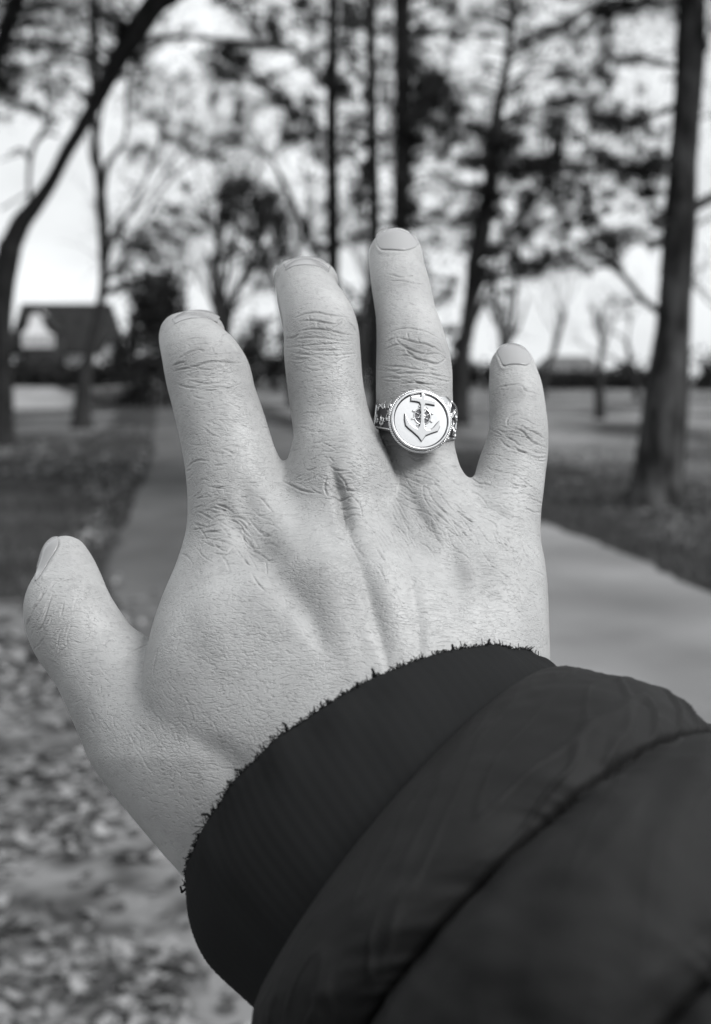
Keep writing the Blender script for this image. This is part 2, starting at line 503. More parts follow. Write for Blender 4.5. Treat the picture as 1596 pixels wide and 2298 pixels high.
CLEAR = [(691,83,34,34),(726,125,24,22),(566,215,36,24),(494,52,60,40),(688,415,44,70),(784,495,26,44),(1013,125,64,40),(973,410,52,44),(1443,200,60,66),(1453,65,62,50),(1298,725,130,80),
         (1278,350,22,20),(1413,475,52,40),(988,575,36,76),(1078,765,30,60),(1240,205,46,16),(1180,250,40,22),(1230,130,40,16),(1440,640,40,90),(868,280,12,50),(1140,400,14,30),(600,330,60,40),(1500,430,20,30)]
def sprays(x0, x1, y0, y1, n, seed, dmin=.2, dmax=.55, rmin=9, rmax=28):
    r_ = random.Random(seed); out = []
    while len(out) < n:
        x, y = r_.uniform(x0, x1), r_.uniform(y0, y1)
        if any(((x - a) / c) ** 2 + ((y - b) / d) ** 2 < 1 for a, b, c, d in CLEAR): continue
        rx = r_.uniform(rmin, rmax); out.append((x, y, rx, rx * r_.uniform(.4, .8), r_.uniform(dmin, dmax)))
    return out
PINES = "tall pines along the right of the lane"
B_left = [(38,156,26,14,.85),(10,197,28,28,.8),(35,215,20,20,.6),(76,104,14,14,.6),(52,239,25,12,.6),(80,249,14,14,.7),(104,194,60,40,.25),(138,208,30,30,.3),(31,90,30,14,.4),
          (-60,150,70,60,.6),(-90,20,80,70,.6),(150,60,50,40,.15),(120,120,60,40,.15),(249,42,25,40,.45),(60,-80,90,50,.4),(250,-120,90,60,.4),(420,-140,80,50,.4)] + sprays(-20, 200, 0, 280, 78, 9, .15, .5, 10, 26) + sprays(200, 330, -20, 190, 33, 10, .15, .4)
make_tree("roadside_tree", "dark forked tree at the left edge with a thick limb sweeping up to the right", 30,
    [(4,1006,64),(3,960,50),(3,860,44),(2,740,42),(8,640,44),(24,545,46)],
    [[(20,560,44),(48,500,38),(75,466,33),(115,408,26),(150,340,26),(182,288,27),(225,213,30),(262,140,37),(303,74,44),(348,8,44),(420,-80,36),(470,-190,26)],
     [(262,150,22),(300,95,22),(345,30,24),(372,-10,22),(420,-60,18)],
     [(320,45,20),(352,24,16),(395,0,14),(450,-40,10)],
     [(2,760,28),(-30,560,30),(-48,380,30),(-28,220,30),(0,105,29),(35,2,29),(62,-90,26)],
     [(72,462,9),(66,432,8),(66,380,8),(76,329,9),(107,277,6),(116,250,4)],
     [(66,360,7),(50,335,6),(20,345,4)],
     [(130,305,6),(107,300,5),(80,322,4)],
     [(250,165,9),(290,112,10),(330,94,10),(378,84,9),(440,84,8),(500,92,9),(560,97,8),(640,112,6),(700,128,3)],
     [(2,470,4),(40,446,4),(66,432,4)], [(0,360,3),(30,350,3),(60,340,4)]],
    B_left, leaf=m_leaf, leaf_v=(17,3), twig_n=4,
    extra=[(-8,28,12,3,.8),(-4.5,29,13.5,3,.8),(-2,27,12.5,2.6,.8),(-9,33,12,3,.8),(-6,25,11.5,2.4,.75)])
make_tree("slender_tree", "slender tree with a thin wavy trunk in front of the far house", 42,
    [(184,960,44),(186,905,34),(192,840,25),(206,770,20),(222,700,17),(233,630,17),(233,560,20),(230,470,21),(222,400,17),(215,330,17),(212,240,14),(212,140,17),(212,60,14),(216,-60,12)],
    [[(232,440,9),(240,372,12),(262,340,8),(283,306,6),(285,221,6),(297,128,6),(302,40,4)],
     [(215,330,7),(228,260,5),(240,180,4),(246,90,3)], [(222,400,6),(205,360,5),(196,300,3)],
     [(233,600,8),(262,520,7),(300,460,6),(345,360,5),(372,270,4),(385,190,3)],
     [(232,560,7),(270,500,6),(330,440,5),(400,340,4),(430,250,3)],
     [(233,640,7),(290,560,6),(360,430,5),(440,360,4),(520,330,3)]],
    [(208,131,18,26,.85),(208,62,20,35,.55),(363,287,14,26,.35),(304,526,20,20,.4),(280,640,25,30,.4),(335,560,50,30,.35),(222,480,14,50,.4),(238,590,16,40,.4),
     (270,520,22,40,.2),(300,430,40,50,.10),(340,200,60,60,.10),(300,60,60,50,.12),(390,380,50,40,.12),(215,-40,40,40,.5)] + sprays(285, 500, 20, 360, 59, 11, .10, .30, 14, 40) + sprays(270, 420, 500, 640, 33, 12, .25, .55, 10, 26),
    bark=m_bark2, leaf=m_leaf, leaf_v=(17,2.6), twig_n=6)
make_tree("evergreen_tree", "round-headed dark evergreen with a forked trunk, just left of the pines", 62,
    [(504,925,24),(506,820,22),(508,760,20),(512,705,18)],
    [[(510,730,16),(500,660,13),(492,600,10),(485,520,8)], [(512,715,14),(532,655,13),(556,600,10),(590,530,8)], [(535,650,10),(580,590,8),(625,540,6)]],
    [(540,422,42,30,.95),(495,443,24,22,.8),(515,488,32,15,.9),(575,460,50,35,.7),(625,500,30,48,.9),(632,560,26,36,.8),(560,520,50,40,.45),(600,440,30,28,.6),(460,491,22,48,.5),
     (391,474,40,30,.5),(419,422,18,18,.45),(430,520,30,20,.35),(580,590,40,25,.45),(520,560,40,24,.35),(470,590,40,30,.3),(422,329,24,24,.35),(502,353,50,14,.35),(590,640,30,30,.4)] + sprays(480, 650, 400, 620, 39, 13, .2, .55, 8, 20),
    leaf=m_leaf, leaf_v=(15,4), twig_n=3)
make_tree("pine_tree", "tall straight pine standing behind the middle fingertip", 45,
    [(744,958,32),(746,800,28),(747,650,25),(747,500,23),(745,350,22),(745,200,22),(747,80,20),(749,-60,20),(750,-260,14)],
    [[(742,640,10),(715,585,10),(690,540,11),(668,480,10),(640,415,8),(611,358,5)], [(745,210,9),(700,150,8),(640,100,6),(580,95,5)], [(745,320,8),(700,270,7),(650,240,5)]],
    [(611,62,22,36,.9),(508,121,54,22,.8),(542,138,28,24,.8),(494,166,32,30,.5),(587,183,28,22,.6),(535,235,20,35,.55),(698,45,60,50,.42),(677,10,26,22,.8),(660,263,22,28,.8),(639,304,15,30,.8),
     (698,304,34,25,.7),(694,225,24,22,.6),(767,200,28,32,.95),(736,156,20,20,.7),(477,225,22,40,.35),(484,150,45,50,.4),(519,17,18,12,.6),(681,512,20,40,.5),(620,210,60,40,.25),(700,120,50,40,.25),
     (690,400,40,50,.12),(620,-90,90,60,.5),(760,-80,70,60,.6),(715,350,30,20,.4),(740,480,18,40,.4),(560,40,60,40,.25)] + sprays(480, 790, -30, 360, 91, 1, .25, .65) + sprays(690, 770, 330, 560, 20, 2),
    group=PINES)
make_tree("pine_tree", "slim pine in the middle of the three pines behind the ring finger", 50,
    [(842,945,26),(841,800,24),(840,600,22),(839,450,21),(836,300,20),(834,150,19),(833,0,19),(832,-200,12)],
    [[(838,390,7),(822,378,6),(800,370,4)]],
    [(784,41,45,40,.5),(812,52,22,22,.8),(791,131,28,26,.6),(774,93,24,24,.5),(795,311,30,18,.5),(819,377,26,14,.8),(815,412,20,22,.6),(784,270,35,30,.3),(864,149,25,28,.4),(871,225,20,20,.5),(864,311,18,40,.5),
     (795,533,28,12,.8),(800,460,36,40,.2),(820,210,16,30,.4),(830,-80,60,60,.6),(868,60,20,40,.35)] + sprays(775, 885, -30, 560, 59, 3, .3, .7, 8, 24),
    group=PINES)
make_tree("pine_tree", "thicker pine with heavy dark boughs reaching right, above the ring fingertip", 43,
    [(898,958,36),(899,800,33),(899,600,30),(900,450,30),(903,330,31),(905,200,31),(903,80,31),(902,-60,30),(902,-260,22)],
    [[(903,300,11),(940,255,10),(985,235,8),(1030,240,5)], [(904,210,10),(950,185,9),(1000,170,6)]],
    [(968,183,55,27,.95),(957,225,66,30,.92),(940,260,46,26,.9),(992,284,45,34,.6),(937,311,30,28,.8),(1013,242,28,25,.7),(916,346,20,34,.85),(992,336,30,16,.5),(923,467,25,32,.85),(950,69,26,28,.5),
     (1013,14,28,24,.6),(930,150,22,30,.6),(960,420,50,40,.15),(980,540,50,50,.2),(1000,120,50,40,.15),(986,677,20,20,.5),(1009,742,24,12,.75),(960,640,30,40,.2),(920,400,20,36,.6),(940,-80,90,60,.6),(1000,400,40,30,.25)] + sprays(885, 1030, -30, 660, 78, 4, .3, .7) + [(903,60,26,60,.6),(905,130,28,50,.7),(905,300,34,60,.85),(900,420,26,60,.7)],
    group=PINES)
make_tree("leaning_pine", "leaning pine that tilts to the right above the gap beside the little finger", 46,
    [(1026,950,46),(1032,860,36),(1040,780,26),(1050,700,22),(1058,640,24),(1066,580,30),(1079,540,33),(1090,480,30),(1103,398,27),(1110,311,26),(1118,242,20),(1136,156,15),(1145,86,14),(1156,10,12),(1170,-90,10)],
    [[(1104,390,12),(1150,385,10),(1200,376,10),(1260,374,8),(1310,380,5)], [(1110,320,10),(1085,300,8),(1050,285,5)], [(1064,590,9),(1110,560,8),(1150,520,6),(1165,470,5)],
     [(1104,395,9),(1080,365,8),(1040,360,5)], [(1058,650,7),(1100,630,7),(1160,618,7),(1225,585,6),(1262,565,3)]],
    [(1089,80,28,14,.55),(1065,287,36,16,.85),(1113,311,45,28,.95),(1130,329,40,30,.95),(1085,360,50,15,.9),(1158,311,25,20,.6),(1200,374,60,20,.95),(1155,387,30,26,.9),(1231,374,36,28,.95),(1300,380,40,15,.85),
     (1231,415,24,28,.85),(1200,446,28,16,.8),(1182,460,17,17,.85),(1262,308,15,15,.75),(1113,481,24,20,.85),(1113,439,18,24,.6),(1144,519,30,28,.4),(1200,593,42,12,.8),(1230,582,22,18,.8),(1177,616,30,14,.5),
     (1112,563,26,20,.7),(1165,194,15,15,.5),(1251,235,26,22,.4),(1020,420,40,40,.3),(1060,470,26,40,.35),(1010,310,30,26,.4),(1258,460,40,26,.3),(1200,510,50,40,.25),(1180,250,60,50,.14),(1080,200,60,60,.12),
     (1200,130,60,40,.14),(1180,20,50,30,.3),(1060,30,50,40,.2),(1100,620,24,30,.5),(1160,-60,80,40,.5)] + sprays(1000, 1290, 260, 620, 117, 5, .3, .75) + sprays(1000, 1290, -30, 260, 44, 6, .15, .45), group=None)
make_tree("bare_sapling", "thin bare sapling with upright twigs behind the little fingertip", 60,
    [(1134,927,18),(1133,860,17),(1130,790,14),(1122,720,11),(1112,660,9),(1100,600,6)],
    [[(1131,800,10),(1146,740,9),(1156,680,8),(1160,610,6),(1168,540,5)], [(1128,770,7),(1140,700,6),(1140,640,5)], [(1124,740,6),(1100,700,5),(1090,660,4)], [(1131,790,6),(1165,730,5),(1185,670,4)]],
    [(1139,654,30,10,.6),(1097,681,20,14,.45),(1150,570,18,50,.5),(1120,700,26,40,.25),(1150,740,16,40,.3)], bark=m_bark2, leaf=m_twig, leaf_v=(14,2.5), twig_n=6)
make_tree("big_roadside_tree", "large dark tree trunk on the right verge, wider at its foot", 15.7,
    [(1462,1146,126),(1470,1110,110),(1480,1050,98),(1487,972,92),(1499,857,84),(1510,742,68),(1518,628,63),(1525,513,66),(1530,420,57),(1534,346,54),(1545,208,54),(1550,107,57),(1553,0,52),(1558,-140,48),(1560,-420,34)],
    [[(1535,520,24),(1556,470,20),(1596,444,18),(1680,400,14),(1800,330,10)],
     [(1508,720,14),(1475,696,13),(1445,673,12),(1410,632,11),(1382,592,11),(1368,544,10),(1340,490,7),(1316,430,5)],
     [(1540,350,14),(1490,362,14),(1440,378,12),(1390,372,9),(1340,340,6)],
     [(1545,215,10),(1500,245,9),(1440,262,9),(1380,268,7),(1330,262,4)], [(1552,20,14),(1500,6,12),(1430,8,10),(1350,26,6)],
     [(1550,112,18),(1574,104,22),(1586,108,14)]],
    [(1248,69,36,16,.5),(1293,83,22,12,.55),(1404,14,38,22,.9),(1355,20,28,18,.8),(1366,38,18,16,.8),(1476,3,60,12,.5),(1425,131,16,16,.8),(1383,135,30,8,.5),(1345,166,22,16,.85),(1366,180,18,16,.8),
     (1286,163,50,18,.3),(1373,270,38,22,.9),(1393,287,20,18,.85),(1428,273,18,14,.85),(1435,249,25,10,.6),(1338,266,35,12,.6),(1383,239,12,12,.7),(1321,349,25,20,.5),(1376,363,28,18,.95),(1425,384,52,22,.95),
     (1459,377,35,26,.9),(1459,432,22,24,.85),(1466,353,16,12,.7),(1317,422,10,25,.6),(1314,484,16,12,.85),(1338,502,18,16,.7),(1376,533,35,22,.75),(1360,536,26,24,.6),(1380,590,15,16,.85),(1311,559,25,30,.35),
     (1420,320,50,30,.25),(1290,220,50,30,.2),(1440,200,40,30,.12),(1300,-60,90,40,.5),(1440,-70,90,50,.6),(1640,40,60,60,.35),(1650,250,70,60,.2),(1660,480,70,40,.4),(1700,-60,120,60,.6),
     (1250,520,40,40,.15),(1420,470,40,30,.15),(1400,680,40,30,.15),(1577,600,20,50,.08)] + sprays(1250, 1500, 230, 620, 104, 7, .3, .75, 9, 26) + sprays(1230, 1520, -20, 230, 52, 8, .2, .5),
    bark=m_bark_big, leaf=m_leaf, leaf_v=(17,3.6), spread=90, twig_n=4,
    extra=[(3.4,15.7,9.5,2.4,.85),(5.6,14.5,8.6,2.2,.8),(1.4,16.5,8.8,2.0,.8),(4.6,18.2,9.0,2.2,.8),(2.2,13.9,8.2,1.8,.75),(6.8,17.0,8.4,2.0,.8),(3.6,16.2,11.6,2.4,.85),(0.4,18.5,8.6,1.8,.75),(5.5,20.0,8.5,2.2,.8)])
make_tree("young_tree", "thin young tree in the meadow in front of the low barn", 52,
    [(1346,940,22),(1346,900,19),(1345,860,18),(1349,800,10),(1352,740,6),(1350,690,4)],
    [[(1349,800,5),(1370,740,4),(1385,690,3)], [(1350,770,5),(1335,720,4),(1325,680,3)]],
    [(1355,720,24,40,.18),(1372,680,30,30,.15),(1345,850,14,14,.5)], bark=m_bark2, leaf=m_twig, leaf_v=(12,3), twig_n=6)

# bare deciduous trees further back: recursive limbs and twigs
def bare_tree(name, label, x, y, D, h_v, lean, seed, cat="tree"):
    r_ = random.Random(seed)
    b = PT(x, y, D); b.z = -.05
    root = empty(name, (b.x, b.y, 0)); props(root, label, cat, "bare trees behind the lane")
    s = mpv(D); tr, tw = MB(), MB()
    def grow(p, d, L, r, lvl):
        pts, q = [p], p.copy(); dd = d.copy()
        for _ in range(4):
            dd = (dd + Vector((r_.gauss(0, .16), r_.gauss(0, .16), r_.gauss(.04, .08)))).normalized()
            q = q + dd * L / 4; pts.append(q.copy())
        rr = [r * (1 - .4 * i / 4) for i in range(5)]
        (tr if lvl == 0 else tw).tube(pts, rr, 8 if lvl == 0 else (5 if lvl < 3 else 3), cap=False)
        if lvl >= 5: return
        for _ in range(3 if lvl < 4 else 2):
            i = r_.randint(2, 4)
            a = r_.uniform(0, 6.28); e = Vector((math.cos(a), math.sin(a), r_.uniform(.1, .9)))
            nd = (dd * 1.0 + e * r_.uniform(.5, 1.0)).normalized()
            grow(pts[i], nd, L * r_.uniform(.6, .82), rr[i] * r_.uniform(.5, .68), lvl + 1)
    grow(b, Vector((lean, 0, 1)).normalized(), h_v * s * .36, h_v * s * .017, 0)
    adopt(tr.build("trunk", m_bark2), root); adopt(tw.build("crown", m_twig), root)
for a in (("bare_tree", "bare spreading tree far back between the house and the evergreen", 415, 905, 85, 560, .10, 3),
          ("bare_tree", "bare grey tree far back between the leaning pine and the barn", 1215, 900, 95, 480, .12, 8),
          ("bare_tree", "bare tree far back right of the big trunk", 1640, 905, 85, 600, -.1, 14),
          ("bare_tree", "bare tree far back behind the three pines", 800, 905, 85, 640, .05, 21),
          ("bare_tree", "bare tree far back right of the young tree", 1430, 900, 100, 420, .02, 33),
          ("bare_tree", "tall bare tree far back left of the evergreen, leaning left", 520, 905, 80, 860, -.12, 52),
          ("bare_tree", "tall bare tree far back between the evergreen and the first pine", 660, 905, 75, 900, .04, 63),
          ("bare_tree", "tall bare tree far back behind the leaning pine", 1010, 905, 78, 900, .08, 77)):
    bare_tree(*a)

# dark evergreens, hedges and bushes along the horizon
def leafy(name, label, cat, D, blobs, group=None, stem=None, leaf=None, lv_=(16, 8)):
    xs = [b[0] for b in blobs]
    p = GR(sum(xs) / len(xs), 860); p = Vector(((sum(xs) / len(xs) - CX) * mpv(D), D, 0))
    root = empty(name, p); props(root, label, cat, group)
    lv = Leaves(); s = mpv(D); tw = MB()
    for (x, y, rx, ry, d) in blobs:
        c = PT(x, y, D + random.uniform(-1, 1) * rx * s * .3)
        n = int(-math.log(1 - d) * math.pi * rx * ry / (lv_[0] * lv_[1] * .30))
        lv.clump(c, (rx * s, rx * s * .7, ry * s), n, lv_[0] * s, lv_[1] * s)
        g = Vector((c.x * .9 + p.x * .1, c.y, -.05))
        tw.tube([g, g.lerp(c, .6) + Vector(rng.normal(size=3)) * .1, c], [3 * s, 2 * s, .8 * s], 5, cap=False)
    props(adopt(tw.build("stems", m_bark), root), kind='stuff'); lv.build("foliage", leaf or m_leaf, root)
    return root
leafy("yew_tree", "broad dark yew beside the far house, behind the index finger", "tree", 72,
      [(318,690,26,70,.97),(345,720,40,100,.985),(375,700,34,90,.985),(335,830,55,45,.985),(385,820,40,55,.985),(300,760,20,80,.95),(360,640,30,30,.9),(395,660,18,40,.85),(330,620,20,20,.6),(300,650,18,30,.6),(380,610,16,20,.5),(270,800,26,50,.9),(410,700,16,50,.8)])
leafy("hedge", "clipped dark hedge along the lawn in front of the far house", "hedge", 78,
      [(x, 845 + 3 * math.sin(x), 34, 27, .985) for x in range(-160, 330, 26)], lv_=(12, 7))
leafy("bush", "dark bushes between the index and middle fingers", "bush", 180,
      [(560,790,40,60,.97),(610,830,40,40,.97),(650,800,40,60,.97),(580,740,30,30,.85),(700,810,50,60,.97),(690,740,40,40,.7),(540,850,40,24,.97)])
leafy("bush", "dark bushes behind the gap left of the ring", "bush", 185,
      [(770,800,50,70,.97),(830,790,50,80,.97),(800,720,50,50,.8),(760,690,40,40,.5),(880,810,50,60,.97)])
leafy("bush", "low dark bushes between the ring and the little finger", "bush", 195,
      [(950,825,50,45,.97),(1010,835,50,34,.97),(1060,838,40,28,.97),(1030,780,24,36,.8),(1100,842,40,22,.97)])
leafy("hedge", "low dark field hedge running below the barn", "hedge", 205,
      [(x, 854 + 3 * math.sin(x * .7), 30, 20, .98) for x in range(1130, 1480, 24)], lv_=(11, 6))
leafy("bush", "dark rounded bush right of the barn", "bush", 212, [(1404,832,26,22,.97),(1420,840,26,18,.97),(1385,842,16,14,.95)])
leafy("bush", "dark bush at the right edge beyond the big trunk", "bush", 190, [(1592,840,34,40,.97),(1640,836,50,44,.97),(1575,858,22,16,.95),(1720,840,60,40,.97)])

# ------------------------------------------------------------------ the far house, its annexe and the barn
m_roof = noise_mat("dark_roof_tiles", .013, .024, scale=1.5, rough=.8, bump=.02, bscale=10)
m_brick = noise_mat("dark_brick", .025, .045, scale=3, rough=.9)
m_white = noise_mat("white_render", .62, .70, scale=2, rough=.7)
m_curtain = noise_mat('net_curtain', .26, .34, scale=6)
m_glass, N, L, b = new_mat("window_glass"); b.inputs['Base Color'].default_value = (.04, .04, .042, 1); b.inputs['Roughness'].default_value = .06
m_barnroof = noise_mat("grey_sheet_roof", .085, .11, scale=.8, rough=.6)
m_wood = noise_mat("dark_boards", .03, .05, scale=2, rough=.9)

HD = 95.0; hs = mpv(HD)
def HX(xv): return (xv - CX) * hs
def HZ(yv): return PT(CX, yv, HD).z
house = empty("house", (HX(132), HD + 4, 0)); props(house, "far house with a big dark roof and a white front gable, behind the hedge", "house")
def hpart(mb, name, mat, parent=house, smooth=False):
    o = mb.build(name, mat, None, smooth); adopt(o, house)
    if parent is not house: o.parent = parent; o.matrix_parent_inverse = Matrix.Translation(-Vector(house.location))
    return o
def prism(mb, poly_xz, y0, y1):
    n = len(poly_xz)
    v = [(x, y0, z) for x, z in poly_xz] + [(x, y1, z) for x, z in poly_xz]
    mb.add(v, [tuple(range(n)), tuple(range(2 * n - 1, n - 1, -1))] + [(i, (i + 1) % n, (i + 1) % n + n, i + n) for i in range(n)])
x0, x1 = HX(14), HX(244); ze, zr = HZ(790), HZ(672)
mb = MB(); mb.box(((x0 + x1) / 2, HD + 5, ze / 2), (x1 - x0 - .8, 7.6, ze)); hpart(mb, "wall", m_brick)
mb = MB()
ya, yb, ym = HD + .6, HD + 9.4, HD + 5
v = [(x0, ya, ze), (x1, ya, ze), (x1 - .5, ym, zr), (x0 + .1, ym, zr), (x0, yb, ze), (x1, yb, ze)]
vt = [(p[0], p[1], p[2] - .18) for p in v]
mb.add(v + vt, [(0, 1, 2, 3), (5, 4, 3, 2), (4, 0, 3), (1, 5, 2), (7, 6, 9, 8), (8, 9, 10, 11), (6, 10, 9), (7, 8, 11), (0, 6, 7, 1), (1, 7, 11, 5), (5, 11, 10, 4), (4, 10, 6, 0)])
roof = hpart(mb, "roof", m_roof)
for xc in (118, 170):
    mb = MB(); mb.box((HX(xc), HD + 5, zr + .05), (.7, .7, 1.0)); mb.box((HX(xc), HD + 5, zr + .62), (.84, .84, .16)); hpart(mb, "chimney", m_brick, roof)
# front gable
gx0, gx1, gz0, gz1 = HX(60), HX(126), HZ(752), HZ(702)
gm = (gx0 + gx1) / 2
mb = MB(); prism(mb, [(gx0, gz0), (gx1, gz0), (gx1 - .5, gz0 + .55), (gm + .35, gz1), (gm - .35, gz1), (gx0 + .5, gz0 + .55)], HD - .7, HD + 1.2); hpart(mb, "gable_wall", m_white)
mb = MB()
for sx in (-1, 1):
    e = gx0 - .35 if sx < 0 else gx1 + .35
    p = [(e, gz0 + .12), (gm, gz1 + .12), (gm, gz1 + .32), (e, gz0 + .30)]
    prism(mb, p if sx < 0 else p[::-1], HD - .76, HD + 3.6)
hpart(mb, "gable_roof", m_roof)
mb = MB(); mb.box(((gx0 + gx1) / 2 + .4, HD + .3, (gz0 + HZ(826)) / 2), (gx1 - gx0 + .2, 1.9, gz0 - HZ(826) - .02)); hpart(mb, "bay_wall", m_brick)
for i in range(5):
    xa = 62 + i * 14.5
    mb = MB(); cx_ = HX(xa + 6); w_, zt, zb = 11.5 * hs, HZ(753), HZ(778)
    for dx in (-1, 1): mb.box((cx_ + dx * (w_ / 2 - .05), HD - .70, (zt + zb) / 2), (.10, .12, zt - zb))
    for z in (zt, zb): mb.box((cx_, HD - .70, z), (w_ + .004, .13, .10))
    fr_o = hpart(mb, "window", m_white)
    mb = MB(); mb.box((cx_, HD - .67, (zt + zb) / 2), (w_ - .1, .03, zt - zb - .06)); hpart(mb, "pane", m_glass, fr_o)
    mb = MB(); mb.box((cx_, HD - .69, (zt + zb) / 2 + .05), (w_ - .14, .012, (zt - zb) * .62)); hpart(mb, "net_curtain", m_curtain, fr_o)
mb = MB(); mb.box((HX(168), HD + 1.12, HZ(803)), (46 * hs, .16, 40 * hs)); gd = hpart(mb, "garage_door", m_white)
mb = MB(); mb.box((HX(28), HD + 1.12, HZ(791)), (34 * hs, .16, 24 * hs)); hpart(mb, "window", m_white)
mb = MB(); mb.box((HX(28), HD + 1.02, HZ(791)), (24 * hs, .04, 12 * hs)); hpart(mb, "pane", m_glass)

shed = empty("garden_shed", (HX(253), 90, 0)); props(shed, "small shed with a pale gable between the house and the yew", "shed")
def spart(mb, name, mat): adopt(mb.build(name, mat, None, False), shed)
s2 = mpv(90); X2 = lambda x: (x - CX) * s2; Z2 = lambda y: PT(CX, y, 90).z
mb = MB(); prism(mb, [(X2(230), 0), (X2(278), 0), (X2(278), Z2(796)), (X2(253), Z2(757)), (X2(230), Z2(796))], 90, 94); spart(mb, "wall", noise_mat("pale_boards", .34, .42, scale=2))
mb = MB()
for sx in (-1, 1):
    e = X2(226) if sx < 0 else X2(282); m_ = X2(253)
    p = [(e, Z2(800)), (m_, Z2(757) + .02), (m_, Z2(757) + .2), (e, Z2(800) + .16)]
    prism(mb, p if sx < 0 else p[::-1], 89.7, 94.3)
spart(mb, "roof", m_roof)
mb = MB(); mb.box((X2(222), 89.2, Z2(813)), (30 * s2, .3, 30 * s2)); spart(mb, "white_door", m_white)

BD = 232.0; bs = mpv(BD); XB = lambda x: (x - CX) * bs; ZB = lambda y: PT(CX, y, BD).z
barn = empty("barn", (XB(1285), BD + 9, 0)); props(barn, "long low barn with a grey sheet roof across the meadow", "barn")
mb = MB(); mb.box(((XB(1225) + XB(1345)) / 2, BD + 9, ZB(832) / 2), ((1345 - 1225) * bs, 16, ZB(832))); adopt(mb.build("wall", m_wood, None, False), barn)
mb = MB()
a, c = XB(1215), XB(1350); zt, zb = ZB(797), ZB(833)
v = [(a, BD, zb), (c, BD, zb), (c - .6, BD + 9, zt), (XB(1240), BD + 9, zt), (a, BD + 18, zb), (c, BD + 18, zb)]
vt = [(p[0], p[1], p[2] - .15) for p in v]
mb.add(v + vt, [(0, 1, 2, 3), (5, 4, 3, 2), (4, 0, 3), (1, 5, 2), (7, 6, 9, 8), (8, 9, 10, 11), (6, 10, 9), (7, 8, 11), (0, 6, 7, 1), (1, 7, 11, 5), (5, 11, 10, 4), (4, 10, 6, 0)])
adopt(mb.build("roof", m_barnroof, None, False), barn)
for i in range(4):
    mb = MB(); mb.box((XB(1240 + i * 28), BD + .95, ZB(832) - .9), (2.2, .1, 1.6)); adopt(mb.build("door", m_glass, None, False), barn)
# ------------------------------------------------------------------ sculpting
def subdivide(V, Q, levels):
    me = bpy.data.meshes.new("tmp"); me.from_pydata(V.tolist(), [], Q.tolist()); me.update()
    o = bpy.data.objects.new("tmp", me); COL.objects.link(o)
    md = o.modifiers.new("s", 'SUBSURF'); md.levels = levels; md.render_levels = levels
    dg = bpy.context.evaluated_depsgraph_get()
    ev = bpy.data.meshes.new_from_object(o.evaluated_get(dg))
    bpy.data.objects.remove(o); bpy.data.meshes.remove(me)
    n = len(ev.vertices)
    v = np.empty(n * 3, np.float32); ev.vertices.foreach_get('co', v)
    return ev, v.reshape(-1, 3).astype(float)

# drop the part of the forearm that is deep inside the sleeve
ctr = HV[HQ].mean(1)
cxv = CX + ctr[:, 0] / ctr[:, 2] * FV; cyv = CY - ctr[:, 1] / ctr[:, 2] * FV
keep = (0.61 * (cxv - 800) + 0.79 * (cyv - 1750)) < 330
HQ = HQ[keep]
used = np.unique(HQ); remap = -np.ones(len(HV), int); remap[used] = np.arange(len(used))
HV, HQ = HV[used], remap[HQ]
HQ = HQ[:, ::-1]                                   # camera axes are left-handed
hand_me, P = subdivide(HV, HQ, 2)

def vnormals(me, co):
    me.vertices.foreach_set('co', co.astype(np.float32).ravel()); me.update()
    n = np.empty(len(me.vertices) * 3, np.float32); me.vertex_normals.foreach_get('vector', n)
    n = n.reshape(-1, 3).astype(float)
    return n
Nrm = vnormals(hand_me, P)
# mesh is stored in left-handed camera axes: outward normal is the negative of what Blender reports
Nrm = -Nrm
VX = CX + P[:, 0] / P[:, 2] * FV; VY = CY - P[:, 1] / P[:, 2] * FV
view = P / np.linalg.norm(P, axis=1)[:, None]
facing = np.clip(-(Nrm * view).sum(1), -1, 1)
front = np.clip(facing * 3.0, 0, 1) * (P[:, 2] < 0.372)
disp = np.zeros(len(P))

def crop(x0, y0, s, pts): return [((x0 + s * x) / 1.2675, (y0 + s * y) / 1.2675) for x, y in pts]

def line_field(pts, reach):
    """distance to polyline + param, only near it"""
    pts = np.array(pts, float)
    lo, hi = pts.min(0) - reach, pts.max(0) + reach
    sel = np.nonzero((VX > lo[0]) & (VX < hi[0]) & (VY > lo[1]) & (VY < hi[1]) & (front > 0))[0]
    best = np.full(len(sel), 1e9); prm = np.zeros(len(sel))
    seg = np.linalg.norm(np.diff(pts, axis=0), axis=1); cum = np.concatenate([[0], np.cumsum(seg)]); tot = cum[-1]
    x, y = VX[sel], VY[sel]
    for i, (a, b) in enumerate(zip(pts[:-1], pts[1:])):
        d = b - a; L2 = d @ d + 1e-9
        t = np.clip(((x - a[0]) * d[0] + (y - a[1]) * d[1]) / L2, 0, 1)
        q = np.hypot(x - a[0] - t * d[0], y - a[1] - t * d[1])
        m = q < best
        best[m] = q[m]; prm[m] = (cum[i] + t[m] * seg[i]) / tot
    return sel, best, prm

def stroke(pts, width, amp_mm, taper=0.25, smooth=True):
    """groove (amp<0) or ridge (amp>0) along a path"""
    P2 = np.array(pts, float)
    if smooth and len(P2) > 2: P2 = catmull(P2, 4)
    sel, d, t = line_field(P2, width * 3)
    e = np.clip(np.minimum(t, 1 - t) / max(taper, 1e-3), 0, 1)
    w = width * (0.55 + 0.45 * e)
    disp[sel] += amp_mm * 1e-3 * np.exp(-(d / w) ** 2) * (0.25 + 0.75 * e) * front[sel]

def crease(pts, width=2.6, amp=0.30):
    amp = amp * 1.5; width = width * .88
    stroke(pts, width, -amp, 0.3)
    stroke(pts, width * 3.2, amp * 0.30, 0.3)

